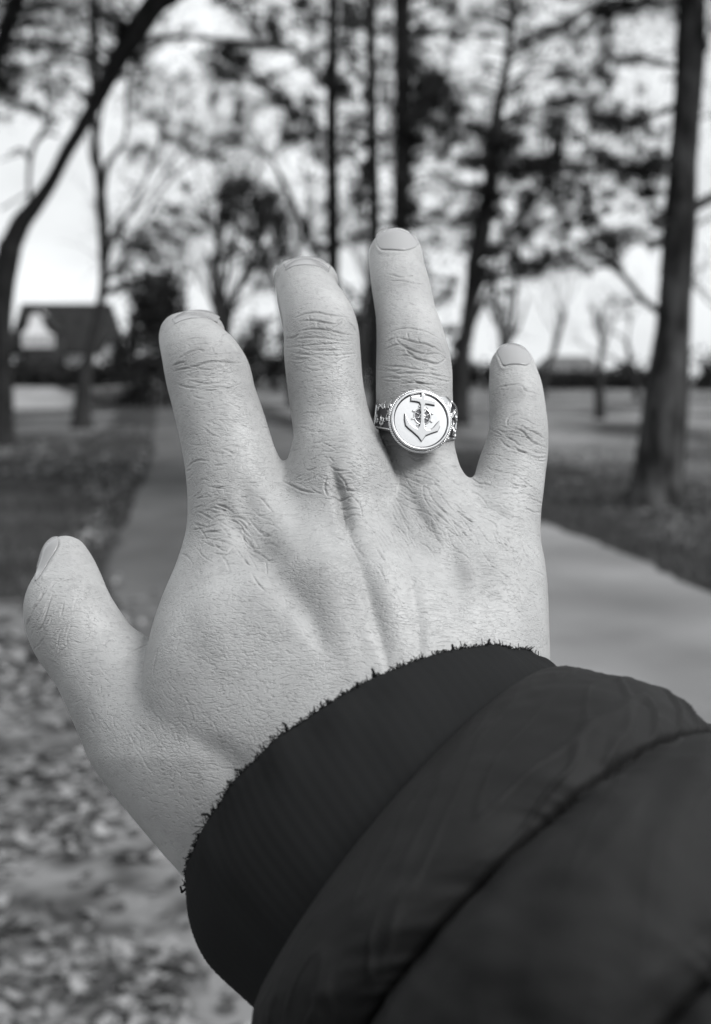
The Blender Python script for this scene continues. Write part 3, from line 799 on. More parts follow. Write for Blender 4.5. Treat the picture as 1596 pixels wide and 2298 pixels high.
# valleys and tendons on the back of the hand
stroke([(742, 1040), (758, 1100), (773, 1150), (801, 1240), (828, 1330), (855, 1430), (872, 1500)], 19, -1.25, 0.25)
stroke([(748, 1060), (764, 1110), (778, 1160), (790, 1205)], 13, -1.0, 0.3)
stroke([(700, 1180), (735, 1290), (765, 1400), (790, 1500)], 36, 0.75, 0.3)
stroke([(850, 1180), (868, 1290), (890, 1400), (905, 1480)], 26, 0.5, 0.3)
stroke([(915, 1240), (927, 1306), (938, 1400), (945, 1480)], 15, -0.6, 0.3)
stroke([(545, 1090), (567, 1200), (625, 1290), (693, 1380), (720, 1450)], 38, -1.8, 0.3)
stroke([(500, 1130), (545, 1210), (570, 1240)], 20, -1.0, 0.3)
stroke([(915, 1100), (945, 1160), (985, 1215)], 18, -1.0, 0.35)
stroke([(1048, 1095), (1080, 1132), (1125, 1150), (1165, 1165)], 11, -0.55, 0.3)
stroke([(1040, 1230), (1060, 1320), (1080, 1420)], 20, 0.30, 0.3)
stroke([(440, 1660), (520, 1720), (580, 1760)], 36, -0.9, 0.35)
stroke([(1010, 1210), (1020, 1300), (1030, 1400)], 26, -0.5, 0.3)
stroke([(470, 1270), (480, 1380), (500, 1480)], 50, 0.9, 0.3)
stroke([(600, 1110), (640, 1200), (690, 1260)], 34, 0.8, 0.35)
# knuckle pads
for x, y, r, a in ((462, 800, 60, .5), (722, 735, 60, .5), (930, 792, 62, .45), (1172, 965, 45, .45)):
    g = np.exp(-(((VX - x) / r) ** 2 + ((VY - y) / (r * .55)) ** 2)); disp += a * 1e-3 * g * front

I0 = lambda p: crop(420, 850, .4261, p)
R0 = lambda p: crop(1030, 640, .3394, p)
T0 = lambda p: crop(0, 1480, .3509, p)
B0 = lambda p: crop(650, 1200, .5702, p)
for p in ([(300,315),(400,300),(470,292),(575,298)], [(215,400),(280,365),(350,345),(380,355),(450,310),(470,292)],
          [(230,465),(300,460),(400,430),(500,425),(600,430),(650,420)], [(165,450),(215,430),(260,425)]):
    crease(I0(p), 2.6, .32)
for p in ([(370,380),(440,378),(520,370),(600,365)], [(330,520),(430,515),(520,500),(620,480)], [(260,540),(340,560),(440,565),(520,552)],
          [(230,300),(290,270),(360,262)], [(490,292),(505,245),(545,235)], [(160,490),(240,470),(330,472)], [(540,300),(575,330),(610,380)],
          [(180,560),(260,590),(350,600)], [(350,620),(450,610),(560,590),(640,560)], [(430,330),(440,365)], [(520,430),(530,400)]):
    crease(I0(p), 2.1, .20)
for p in ([(985,130),(1050,105),(1130,95),(1200,110),(1270,118),(1350,130)], [(1010,155),(1100,150),(1180,165),(1250,175),(1270,150),(1305,140)],
          [(1305,140),(1290,165),(1225,212)], [(1010,220),(1100,208),(1200,215),(1290,235),(1370,245)], [(920,265),(970,262),(1010,240)]):
    crease(I0(p), 2.6, .32)
for p in ([(920,295),(1000,270),(1100,262),(1200,270),(1300,285),(1400,272)], [(950,320),(1100,310),(1250,300),(1350,310)], [(1030,335),(1150,345),(1300,340)],
          [(1215,130),(1225,105)], [(1080,120),(1085,150)], [(1330,150),(1380,200),(1390,250)], [(930,350),(1050,370),(1180,372)], [(1130,160),(1140,205)],
          [(1180,380),(1300,375),(1410,360)], [(920,180),(940,240),(925,290)]):
    crease(I0(p), 2.1, .20)
for p in ([(290,945),(300,975),(350,1020),(420,1055),(530,1085),(600,1080),(665,1090)], [(290,945),(370,965),(450,990),(540,1005),(620,1040),(670,1078)],
          [(320,1105),(380,1100),(450,1125),(550,1150),(630,1165),(690,1130),(680,1100)], [(370,1045),(390,1075),(440,1110)]):
    crease(R0(p), 2.6, .36)
for p in ([(205,945),(250,895),(330,870),(430,870),(560,905),(650,960)], [(220,1005),(230,970),(280,945)], [(190,1045),(240,1025),(300,1005),(340,1030),(370,1045)],
          [(130,1160),(200,1180),(330,1190),(480,1215),(600,1230)], [(250,1245),(400,1240),(550,1250),(740,1275)], [(195,405),(270,425),(350,437),(420,425),(500,450)],
          [(240,470),(330,470),(450,490),(520,500)], [(530,1085),(550,1060),(575,1035)], [(500,1130),(540,1090)], [(180,1200),(260,1225),(330,1215)],
          [(330,1330),(430,1320),(560,1335),(640,1360)], [(620,1290),(700,1310),(745,1305)], [(230,1290),(330,1285)], [(460,940),(480,985)], [(380,900),(390,960)]):
    crease(R0(p), 2.1, .22)
# collapsed skin inside the ring-finger knuckle
g = np.exp(-(((VX - 940) / 26) ** 2 + ((VY - 786) / 8) ** 2)); disp -= 0.35e-3 * g * front
for p in ([(1330,1680),(1380,1720),(1450,1745),(1520,1790)], [(1240,1700),(1300,1720),(1345,1740),(1400,1800),(1470,1840),(1550,1870)]):
    crease(R0(p), 2.5, .32)
for p in ([(1225,1700),(1218,1640),(1250,1600),(1310,1590)], [(1150,1790),(1210,1850),(1300,1890),(1420,1920)], [(1400,1880),(1470,1910),(1540,1915)],
          [(1300,1345),(1340,1350),(1370,1390),(1420,1400),(1500,1430)], [(1310,1710),(1345,1680)], [(1340,1745),(1325,1780)], [(1420,1960),(1500,1980),(1550,1975)],
          [(1300,1620),(1380,1640),(1450,1690)], [(1250,1850),(1340,1900),(1400,1905)], [(1450,1960),(1540,1950)], [(1150,1360),(1250,1340),(1310,1330)]):
    crease(R0(p), 2.1, .22)
for p in ([(405,530),(345,610),(300,680),(260,740),(220,860)], [(430,590),(390,700),(350,830),(310,900),(295,960)], [(540,460),(440,510),(390,570)]):
    crease(T0(p), 2.6, .30)
for p in ([(520,660),(490,790)], [(350,575),(310,680)], [(590,480),(520,490),(450,530)], [(260,760),(215,850)], [(900,960),(1000,945),(1130,985)], [(830,1010),(900,960)],
          [(1190,1010),(1080,1060),(1000,1110)], [(1280,1040),(1250,1180),(1240,1260)], [(400,640),(360,740),(330,800)], [(820,500),(870,540),(895,580)]):
    crease(T0(p), 2.1, .22)
# middle knuckle pit with its short cross wrinkles, lines running off it
for p in ([(495,300),(540,325),(600,340),(650,345)], [(500,370),(560,375),(620,372)], [(530,470),(600,455),(680,470)], [(490,270),(480,330),(500,380)], [(570,420),(640,430)],
          [(590,520),(650,515)], [(255,285),(300,310),(380,345),(470,360)], [(560,400),(585,470),(590,540)], [(540,250),(580,300),(600,350)], [(600,590),(660,585)],
          [(500,215),(540,240),(600,245)]):
    crease(B0(p), 2.4, .26)
def scatter_creases(n, cx, cy, rx, ry, ang, length, width, amp, curve=0.15, angvar=14):
    for _ in range(n):
        x, y = cx + rng.normal() * rx * .5, cy + rng.normal() * ry * .5
        a = math.radians(ang + rng.normal() * angvar); L = length * (0.6 + 0.8 * rng.random())
        dx, dy = math.cos(a) * L / 2, math.sin(a) * L / 2
        c = (rng.random() - .5) * curve * L * 2
        crease([(x - dx, y - dy), (x - dy / L * c * 2, y + dx / L * c * 2), (x + dx, y + dy)], width * (.8 + .4 * rng.random()), amp * .9 * (.5 + .7 * rng.random()))
scatter_creases(46, 515, 1165, 110, 110, 8, 48, 2.2, .20, angvar=20)        # index knuckle
scatter_creases(30, 560, 1220, 70, 60, 35, 46, 2.3, .22, angvar=22)
scatter_creases(26, 470, 1110, 60, 80, -12, 34, 2.0, .18, angvar=25)
scatter_creases(26, 500, 960, 80, 110, 14, 40, 1.9, .13, angvar=14)
scatter_creases(34, 745, 985, 100, 80, -4, 46, 1.9, .14, angvar=12)         # middle base
scatter_creases(26, 745, 1070, 110, 60, 12, 40, 2.0, .16, angvar=22)
scatter_creases(34, 770, 1160, 26, 90, 5, 30, 2.0, .20, angvar=14)
scatter_creases(60, 890, 1190, 110, 120, 55, 62, 1.9, .15, angvar=9)        # lines running from the middle / ring web
scatter_creases(44, 975, 1090, 90, 60, 20, 58, 1.9, .17, angvar=10)         # ring base
scatter_creases(44, 1010, 1170, 80, 80, 38, 60, 1.9, .16, angvar=10)
scatter_creases(44, 1150, 1120, 70, 70, 12, 52, 1.9, .15, angvar=12)        # little finger base
scatter_creases(40, 1170, 1230, 60, 110, 50, 44, 1.9, .14, angvar=16)
scatter_creases(26, 930, 1000, 60, 30, 8, 40, 1.9, .14, angvar=10)
scatter_creases(30, 930, 855, 70, 30, 6, 44, 1.9, .14, angvar=8)
scatter_creases(22, 470, 850, 80, 40, -6, 46, 1.9, .14, angvar=10)
scatter_creases(22, 725, 800, 80, 40, 0, 46, 1.9, .13, angvar=10)
scatter_creases(30, 1165, 1000, 55, 60, 25, 36, 1.9, .14, angvar=12)
scatter_creases(110, 960, 1340, 240, 130, 8, 44, 1.6, .07, angvar=10)        # back of the hand
scatter_creases(110, 620, 1400, 220, 160, 30, 34, 1.6, .06, angvar=16)
scatter_creases(70, 480, 1600, 160, 120, 62, 30, 1.6, .06, angvar=16)
scatter_creases(60, 330, 1640, 110, 130, 55, 40, 1.8, .09, angvar=10)       # thumb root
scatter_creases(20, 120, 1420, 60, 50, -60, 50, 1.9, .15, angvar=10)
# nail folds
def fold(pts, w=5.0, a=.22): stroke(pts, w, a, .15)
RING_CUT = R0([(112,120),(135,175),(165,203),(250,207),(350,210),(430,192),(482,160)])
PINK_CUT = R0([(1128,1060),(1150,1105),(1185,1178),(1240,1168),(1320,1166),(1385,1172),(1425,1130)])
THUMB_CUT = T0([(470,140),(467,205),(432,270),(390,335),(340,420),(288,495)])
for cut in (RING_CUT, PINK_CUT, THUMB_CUT):
    stroke(cut, 2.6, -.14, .1)
c = np.array(RING_CUT); fold([(x, y + 6) for x, y in c])
c = np.array(PINK_CUT); fold([(x - 2, y + 6) for x, y in c])
c = np.array(THUMB_CUT); fold([(x + 6, y + 4) for x, y in c])

P2 = P + Nrm * disp[:, None]
# knuckles a little darker by nature, plus shade painted into hollows and tendon stripe
tone = np.zeros(len(P))
for x, y, rx, ry, a in ((470,795,80,40,.5),(722,735,75,36,.55),(938,788,60,30,.9),(1180,975,42,36,.5),(520,1165,80,90,.55),(565,1225,50,50,.5),(765,1130,34,90,.7),(800,1250,26,90,.35),(960,1185,36,50,.45),(110,1400,60,50,.35),
                        (1160,885,34,24,.5),(900,640,50,20,.3),(640,1330,70,90,.3),(480,1010,60,130,.25),(740,980,60,60,.25),(1150,1150,80,40,.2),(420,1700,120,90,.25)):
    tone = np.maximum(tone, a * np.exp(-(((VX - x) / rx) ** 2 + ((VY - y) / ry) ** 2)))
# ------------------------------------------------------------------ materials for the person
m_skin, N, L, b = new_mat("skin")
tc = N.new('ShaderNodeTexCoord')
def nnode(scale, detail=4, stretch=None, rot=None):
    mp = N.new('ShaderNodeMapping'); L.new(tc.outputs['Object'], mp.inputs['Vector'])
    if stretch: mp.inputs['Scale'].default_value = stretch
    if rot: mp.inputs['Rotation'].default_value = rot
    n = N.new('ShaderNodeTexNoise'); n.inputs['Scale'].default_value = scale; n.inputs['Detail'].default_value = detail
    L.new(mp.outputs['Vector'], n.inputs['Vector']); return n, mp
n1, _ = nnode(55, 4); n2, _ = nnode(420, 3)
rp = N.new('ShaderNodeMapRange'); rp.inputs[1].default_value = .3; rp.inputs[2].default_value = .7; rp.inputs[3].default_value = .275; rp.inputs[4].default_value = .355
L.new(n1.outputs['Fac'], rp.inputs[0])
rp2 = N.new('ShaderNodeMapRange'); rp2.inputs[1].default_value = .32; rp2.inputs[2].default_value = .5; rp2.inputs[3].default_value = .93; rp2.inputs[4].default_value = 1.0
L.new(n2.outputs['Fac'], rp2.inputs[0])
mu = N.new('ShaderNodeMath'); mu.operation = 'MULTIPLY'; L.new(rp.outputs[0], mu.inputs[0]); L.new(rp2.outputs[0], mu.inputs[1])
# follicles and freckles: sparse small dots
vf = N.new('ShaderNodeTexVoronoi'); vf.inputs['Scale'].default_value = 330; L.new(tc.outputs['Object'], vf.inputs['Vector'])
vfr = N.new('ShaderNodeMapRange'); vfr.inputs[1].default_value = .10; vfr.inputs[2].default_value = .22; vfr.inputs[3].default_value = .88; vfr.inputs[4].default_value = 1
L.new(vf.outputs['Distance'], vfr.inputs[0])
at = N.new('ShaderNodeAttribute'); at.attribute_name = 'pigment_shade'
atm = N.new('ShaderNodeMath'); atm.operation = 'MULTIPLY_ADD'; atm.inputs[1].default_value = -.36; atm.inputs[2].default_value = 1.0
L.new(at.outputs['Fac'], atm.inputs[0])
mt0 = N.new('ShaderNodeMath'); mt0.operation = 'MULTIPLY'; L.new(mu.outputs[0], mt0.inputs[0]); L.new(atm.outputs[0], mt0.inputs[1])
mt = N.new('ShaderNodeMath'); mt.operation = 'MULTIPLY'; L.new(mt0.outputs[0], mt.inputs[0]); L.new(vfr.outputs[0], mt.inputs[1])
cc = N.new('ShaderNodeCombineColor')
for i in range(3): L.new(mt.outputs[0], cc.inputs[i])
L.new(cc.outputs[0], b.inputs['Base Color'])
b.inputs['Roughness'].default_value = 0.46
b.inputs['Subsurface Weight'].default_value = 0.30
b.inputs['Subsurface Scale'].default_value = 0.0012
b.inputs['Subsurface Radius'].default_value = (1, 1, 1)
b.inputs['Specular IOR Level'].default_value = 0.35
# fine skin lines: a warped, cross-wise cell pattern and pores
nw, _ = nnode(260, 2)
mp = N.new('ShaderNodeMapping'); L.new(tc.outputs['Object'], mp.inputs['Vector'])
mp.inputs['Scale'].default_value = (0.42, 1.0, 1.35); mp.inputs['Rotation'].default_value = (0, math.radians(14), 0)
wr = N.new('ShaderNodeMix'); wr.data_type = 'VECTOR'; wr.inputs[0].default_value = 0.0022
L.new(mp.outputs['Vector'], wr.inputs[4]); L.new(nw.outputs['Color'], wr.inputs[5])
vo = N.new('ShaderNodeTexVoronoi'); vo.feature = 'DISTANCE_TO_EDGE'; vo.inputs['Scale'].default_value = 1150
L.new(wr.outputs[1], vo.inputs['Vector'])
vr = N.new('ShaderNodeMapRange'); vr.inputs[1].default_value = 0; vr.inputs[2].default_value = .16; vr.inputs[3].default_value = 0; vr.inputs[4].default_value = 1
L.new(vo.outputs['Distance'], vr.inputs[0])
nd, mpd = nnode(1650, 2, (0.24, 1.0, 1.0), (0, math.radians(10), 0))
wd = N.new('ShaderNodeMix'); wd.data_type = 'VECTOR'; wd.inputs[0].default_value = 0.004
nw2, _ = nnode(70, 2)
L.new(mpd.outputs['Vector'], wd.inputs[4]); L.new(nw2.outputs['Color'], wd.inputs[5]); L.new(wd.outputs[1], nd.inputs['Vector'])
vr2 = N.new('ShaderNodeMapRange'); vr2.inputs[1].default_value = .35; vr2.inputs[2].default_value = .44; vr2.inputs[3].default_value = 0; vr2.inputs[4].default_value = 1
L.new(nd.outputs['Fac'], vr2.inputs[0])
nf, _ = nnode(1500, 3)
nm, _ = nnode(90, 3)      # where the lines are strong and where they fade
ms = N.new('ShaderNodeMapRange'); ms.inputs[1].default_value = .38; ms.inputs[2].default_value = .62; ms.inputs[3].default_value = .12; ms.inputs[4].default_value = .45
L.new(nm.outputs['Fac'], ms.inputs[0])
a1 = N.new('ShaderNodeMath'); a1.operation = 'MULTIPLY'; L.new(vr.outputs[0], a1.inputs[0]); L.new(ms.outputs[0], a1.inputs[1])
a2 = N.new('ShaderNodeMath'); a2.operation = 'MULTIPLY_ADD'; L.new(nf.outputs['Fac'], a2.inputs[0]); a2.inputs[1].default_value = .5; L.new(a1.outputs[0], a2.inputs[2])
a3 = N.new('ShaderNodeMath'); a3.operation = 'MULTIPLY_ADD'; L.new(vr2.outputs[0], a3.inputs[0]); a3.inputs[1].default_value = .75; L.new(a2.outputs[0], a3.inputs[2])
bp = N.new('ShaderNodeBump'); bp.inputs['Strength'].default_value = 0.8; bp.inputs['Distance'].default_value = 0.00020
L.new(a3.outputs[0], bp.inputs['Height']); L.new(bp.outputs['Normal'], b.inputs['Normal'])

m_nail, N2, L2, b2 = new_mat("nail")
b2.inputs['Base Color'].default_value = (.27, .27, .272, 1)
b2.inputs['Roughness'].default_value = 0.20
b2.inputs['Specular IOR Level'].default_value = 0.5

WR = Vector(cam2world(C3(900, 1850, .27)))
person = empty("person", WR)
props(person, "outstretched hand of a person with fingers spread, in dark knit cuff and padded sleeve", "person")
hand_me.vertices.foreach_set('co', cam2world(P2).astype(np.float32).ravel())
hand_me.update()
hand_me.polygons.foreach_set('use_smooth', [True] * len(hand_me.polygons))
pa = hand_me.attributes.new('pigment_shade', 'FLOAT', 'POINT'); pa.data.foreach_set('value', tone.astype(np.float32))
hand_me.materials.clear(); hand_me.materials.append(m_skin)
hand = bpy.data.objects.new("hand", hand_me); hand_me.name = "hand"; COL.objects.link(hand)
adopt(hand, person)

def nail_patch(cut, tip, n=22, m=14, off=0.00014, over=0.0):
    """curved plate between the cuticle line and the free edge, laid on the sculpted finger"""
    ca, ti = catmull(np.array(cut), 6), catmull(np.array(tip), 6)
    def rs(c):
        s = np.concatenate([[0], np.cumsum(np.linalg.norm(np.diff(c, axis=0), axis=1))]); u = np.linspace(0, s[-1], n)
        return np.stack([np.interp(u, s, c[:, 0]), np.interp(u, s, c[:, 1])], 1)
    ca, ti = rs(ca), rs(ti)
    t = np.linspace(0, 1, m)[:, None, None]
    G = ca[None] * (1 - t) + ti[None] * t
    z = surf_depth(G[..., 0], G[..., 1], F)
    z = np.minimum(z, np.median(z) + 0.005)
    z = z - off
    X = np.stack([(G[..., 0] - CX) / FV * z, (CY - G[..., 1]) / FV * z, z], -1)
    top = X.reshape(-1, 3); bot = top + np.array([0, 0, 0.0005])
    V = np.vstack([top, bot]); f = []
    K = n * m
    for j in range(m - 1):
        for i in range(n - 1):
            a = j * n + i
            f.append((a, a + 1, a + n + 1, a + n)); f.append((K + a, K + a + n, K + a + n + 1, K + a + 1))
    rim = [i for i in range(n)] + [j * n + n - 1 for j in range(1, m)] + [(m - 1) * n + i for i in range(n - 2, -1, -1)] + [j * n for j in range(m - 2, 0, -1)]
    for i in range(len(rim)):
        a, c = rim[i], rim[(i + 1) % len(rim)]
        f.append((a, K + a, K + c, c))
    return cam2world(V), f
RT = R0([(112,118),(118,78),(150,45),(200,26),(260,19),(330,26),(395,55),(440,95),(480,155)])
PT_ = R0([(1128,1055),(1150,1020),(1190,998),(1235,990),(1290,994),(1345,1015),(1395,1060),(1424,1122)])
TT = T0([(466,132),(425,135),(370,180),(332,250),(308,330),(290,410),(282,492)])
IDX_CUT = [(392, 727), (412, 718), (438, 713), (465, 714), (488, 724)]
IDX_TIP = [(386, 716), (408, 702), (436, 695), (468, 697), (494, 711)]
MID_CUT = [(640, 607), (660, 597), (688, 594), (715, 598), (738, 611)]
MID_TIP = [(636, 594), (658, 580), (688, 575), (719, 581), (743, 597)]
for cut, tip in ((IDX_CUT, IDX_TIP), (MID_CUT, MID_TIP), (RING_CUT, RT), (PINK_CUT, PT_), (THUMB_CUT, TT)):
    v, f = nail_patch(cut, tip)
    o = mesh_obj("fingernail", v, f, m_nail)
    o.parent = hand; o.matrix_parent_inverse = Matrix.Translation(-WR)
    # hand's own transform is identity in world, so only the root offset counts
    o.matrix_parent_inverse = Matrix.Identity(4)
# ------------------------------------------------------------------ knit cuff and padded sleeve
def ring_pts(Lp, Rp, Mp, n, back=1.0, pw=1.0):
    Lp, Rp, Mp = [C3(*p) for p in (Lp, Rp, Mp)]
    c = (Lp + Rp) / 2
    th = np.linspace(0, 2 * np.pi, n, endpoint=False)
    a, bq = (Rp - Lp) / 2, Mp - c
    s = np.sin(th)[:, None]
    return c - np.cos(th)[:, None] * a + np.where(s > 0, np.abs(s) ** pw, s * back) * bq
def loft(rings, steps):
    """smooth loft through rings (K,n,3) -> fine (S,n,3)"""
    R = np.array(rings); K, n, _ = R.shape
    return catmull(R.reshape(K, n * 3), steps).reshape(-1, n, 3)
def grid_faces(S, n):
    i = np.arange(S - 1)[:, None]; k = np.arange(n)[None]
    k2 = (k + 1) % n
    return np.stack([i * n + k + 0 * i, i * n + k2, (i + 1) * n + k2, (i + 1) * n + k], -1).reshape(-1, 4)

# value noise for cloth wrinkles
_tab = rng.random((64, 64))
def vnoise(x, y):
    xi, yi = np.floor(x).astype(int), np.floor(y).astype(int); fx, fy = x - xi, y - yi
    fx, fy = fx * fx * (3 - 2 * fx), fy * fy * (3 - 2 * fy)
    g = lambda a, b: _tab[a % 64, b % 64]
    return (g(xi, yi) * (1 - fx) + g(xi + 1, yi) * fx) * (1 - fy) + (g(xi, yi + 1) * (1 - fx) + g(xi + 1, yi + 1) * fx) * fy

m_knit, N, L, b = new_mat("black_knit")
b.inputs['Base Color'].default_value = (.0125, .0128, .0132, 1)
b.inputs['Roughness'].default_value = .95; b.inputs['Specular IOR Level'].default_value = .08
m_nylon = noise_mat("dark_nylon", .0135, .0175, scale=40, rough=.7, bump=.00012, bscale=1400, spec=.10)

# cuff: folded edge then back under the sleeve
NC = 460
cuff_r = [ring_pts(*p, NC, pw=1.22) for p in (
    ((470, 1988, .2885), (1205, 1530, .300), (771, 1600, .2700)),
    ((446, 1998, .2870), (1222, 1510, .2995), (753, 1580, .2665)),
    ((432, 2010, .2850), (1233, 1503, .2985), (743, 1572, .2640)),
    ((427, 2042, .2820), (1246, 1508, .2965), (749, 1588, .2605)),
    ((431, 2096, .2780), (1262, 1522, .2940), (771, 1622, .2570)),
    ((470, 2165, .2720), (1290, 1547, .2900), (812, 1686, .2510)),
    ((560, 2250, .2650), (1330, 1602, .2840), (895, 1812, .2440)),
    ((650, 2330, .2580), (1380, 1682, .2780), (985, 1948, .2370)))]
G = loft(cuff_r, 14)
S = G.shape[0]
# knit: fine ribs along the arm and rows across them
th = np.linspace(0, 2 * np.pi, NC, endpoint=False)[None]
sv = np.arange(S)[:, None] / S
cen = G.mean(1, keepdims=True); rad = G - cen; rad /= np.linalg.norm(rad, axis=2, keepdims=True)
amp = 0.00004 * np.cos(th * NC / 4) + 0.00008 * np.cos(sv * 2 * np.pi * 46 + th * NC / 8) + 0.0012 * (vnoise(th * 7 / 1.0 + 0 * sv, sv * 4 + 0 * th) - .5)
G = G + rad * amp[..., None]
cuff = mesh_obj("knit_cuff", cam2world(G.reshape(-1, 3)), grid_faces(S, NC)[:, ::-1], m_knit); adopt(cuff, person)
# loose fibres standing off the cuff's edge and surface
fz = MB()
edge = G[20:34]
for i in range(900):
    if i < 900: p = edge[rng.integers(0, 14), rng.integers(0, NC // 2 + 20)]
    else: p = G[rng.integers(20, S - 30), rng.integers(0, NC // 2)]
    k = i < 16
    out = np.array([-.5, .55, -.25]) + rng.normal(size=3) * .55; out /= np.linalg.norm(out)
    ln = (0.0010 + .0009 * rng.random()) if k else (0.0003 + 0.0004 * rng.random())
    r = 0.00030 if k else 0.00011
    q = p + out * ln * .5 + rng.normal(size=3) * .0003; e = p + out * ln + rng.normal(size=3) * .0005
    fz.tube(cam2world(np.array([p, q, e])), [r, r, r * .8], 4)
fuzz = fz.build("wool_fibre", m_knit); props(fuzz, kind='stuff'); adopt(fuzz, cuff); fuzz.matrix_parent_inverse = Matrix.Identity(4)

# sleeve: baffles between stitched seams
NS = 300
prof = [((640, 2290, .2690), (1245, 1580, .2860), (890, 1910, .2470)),      # inside lip
        ((606, 2300, .2660), (1229, 1532, .2860), (852, 1842, .2430)),      # opening edge
        ((592, 2330, .2610), (1290, 1508, .2800), (846, 1848, .2340)),
        ((610, 2390, .2540), (1396, 1532, .2720), (900, 1878, .2220)),
        ((680, 2440, .2470), (1512, 1580, .2640), (1000, 1908, .2120)),
        ((790, 2470, .2430), (1640, 1662, .2580), (1132, 1922, .2075)),     # seam 1
        ((850, 2560, .2340), (1740, 1722, .2490), (1190, 1960, .1960)),
        ((980, 2640, .2240), (1800, 1800, .2390), (1290, 2040, .1860)),
        ((1120, 2700, .2160), (1900, 1930, .2310), (1420, 2180, .1800)),
        ((1230, 2730, .2120), (1960, 2020, .2270), (1520, 2255, .1780)),    # seam 2
        ((1400, 2860, .2000), (2120, 2150, .2150), (1680, 2380, .1680)),
        ((1600, 3000, .1900), (2300, 2350, .2050), (1900, 2560, .1600)),
        ((1680, 3060, .1860), (2370, 2430, .2010), (1990, 2640, .1580))]
G = loft([ring_pts(*p, NS) for p in prof], 36)
S = G.shape[0]
cen = G.mean(1, keepdims=True); rad = G - cen; rl = np.linalg.norm(rad, axis=2, keepdims=True); rad = rad / rl
th = np.linspace(0, 2 * np.pi, NS, endpoint=False)[None]; sv = (np.arange(S) / 36.0)[:, None]
wob = 0.35 * (vnoise(th * 2.2, sv * 0 + 3.3) - .5)
def seam(s0, w): return np.exp(-np.abs((sv - s0 - wob) / w) ** 1.6)
d = -0.0020 * seam(5.0, .34) - 0.0020 * seam(9.0, .34)
d = d - 0.0028 * seam(5.0, .07) - .0028 * seam(9.0, .07)
# gathers running off the seams, and soft folds
ga = (vnoise(th * 16, sv * 0 + 1.7) - .5) * np.exp(-np.abs(sv - 5) / .9) + (vnoise(th * 15, sv * 0 + 9.1) - .5) * np.exp(-np.abs(sv - 9) / .9)
pk = (vnoise(th * 34, sv * 0 + 4.4) - .5) * (np.exp(-np.abs(sv - 5 - wob) / .28) + np.exp(-np.abs(sv - 9 - wob) / .28)) * np.clip(vnoise(th * 5, sv * 0 + 2.2) * 2.2 - .6, 0, 1)
d = d + 0.0018 * ga + 0.0030 * pk
fold = vnoise(th * 5.5 + sv * .75, sv * 1.1) - .5
d = d + 0.0014 * fold * np.clip((sv - 1.5) / 1.5, 0, 1)
d = d + 0.0005 * (vnoise(th * 13 - sv * 1.3, sv * 2.3 + 5) - .5) + 0.0 * (vnoise(th * 40 + sv * 2, sv * 6) - .5)
ridge = 1 - np.abs(2 * vnoise(th * 6 + sv * 2.1 + 11, sv * 1.4 + 7) - 1)
d = d + 0.0010 * np.clip(ridge - .80, 0, 1) / .2 * np.exp(-np.abs(sv - 4.4) / 1.4)
d = d * np.clip((sv - .4) / 1.0, 0, 1)
G = G + rad * d[..., None]
V = np.vstack([cam2world(G.reshape(-1, 3)), cam2world(G[-1].mean(0))[None]])
f = grid_faces(S, NS)[:, ::-1].tolist()
lastc = S * NS
f += [((S - 1) * NS + (k + 1) % NS, (S - 1) * NS + k, lastc) for k in range(NS)]
sleeve = mesh_obj("jacket_sleeve", V, f, m_nylon); adopt(sleeve, person)
# ------------------------------------------------------------------ signet ring
m_silver, N, L, b = new_mat("polished_silver")
b.inputs['Metallic'].default_value = 1.0
b.inputs['Base Color'].default_value = (.68, .68, .685, 1)
b.inputs['Roughness'].default_value = .27
tc = N.new('ShaderNodeTexCoord'); no = N.new('ShaderNodeTexNoise'); no.inputs['Scale'].default_value = 900; no.inputs['Detail'].default_value = 4
L.new(tc.outputs['Object'], no.inputs['Vector'])
bp = N.new('ShaderNodeBump'); bp.inputs['Strength'].default_value = .25; bp.inputs['Distance'].default_value = .00006
L.new(no.outputs['Fac'], bp.inputs['Height']); L.new(bp.outputs['Normal'], b.inputs['Normal'])
m_relief = m_silver.copy(); m_relief.name = "grey_silver"; m_relief.node_tree.nodes["Principled BSDF"].inputs["Base Color"].default_value = (.56, .56, .565, 1)  # greyer copy of the silver for anchor and wheel
m_recess_shade, N, L, b = new_mat("recess_shade_silver")  # dark metal painted in for reflections and shade between the raised parts
b.inputs['Metallic'].default_value = 1.0
b.inputs['Base Color'].default_value = (.10, .10, .105, 1)
b.inputs['Roughness'].default_value = .45

RC = C3(945.5, 943, .3225)                    # centre of the plate's front, camera axes
RA = math.radians(-6.5)
ez = np.array([.17, .16, -1.0]); ez /= np.linalg.norm(ez)        # plate normal, towards the viewer, a little right and up
ex = np.array([math.cos(RA), math.sin(RA), 0]); ex = ex - ez * (ex @ ez); ex /= np.linalg.norm(ex)
ey = np.array([-math.sin(RA), math.cos(RA), 0]); ey = ey - ez * (ey @ ez) - ex * (ey @ ex); ey /= np.linalg.norm(ey)
FC = C3(931, 948, .3370)                      # centre of the finger under it
FR = 0.0092
def RL(p):
    p = np.asarray(p, float) * 1e-3
    return cam2world(RC + p[..., 0:1] * ex + p[..., 1:2] * ey + p[..., 2:3] * ez)
ring = empty("signet_ring", Vector(RL(np.array([0., 0., -4.]))))
props(ring, "round silver signet ring with an anchor and ship's wheel, on the ring finger", "ring")
def ring_part(name, v, f, mat, parent=None, smooth=True):
    o = mesh_obj(name, RL(np.array(v, float)), f, mat, None, smooth)
    if parent is None: adopt(o, ring)
    else:
        adopt(o, ring); o.parent = parent; o.matrix_parent_inverse = Matrix.Identity(4)
    return o
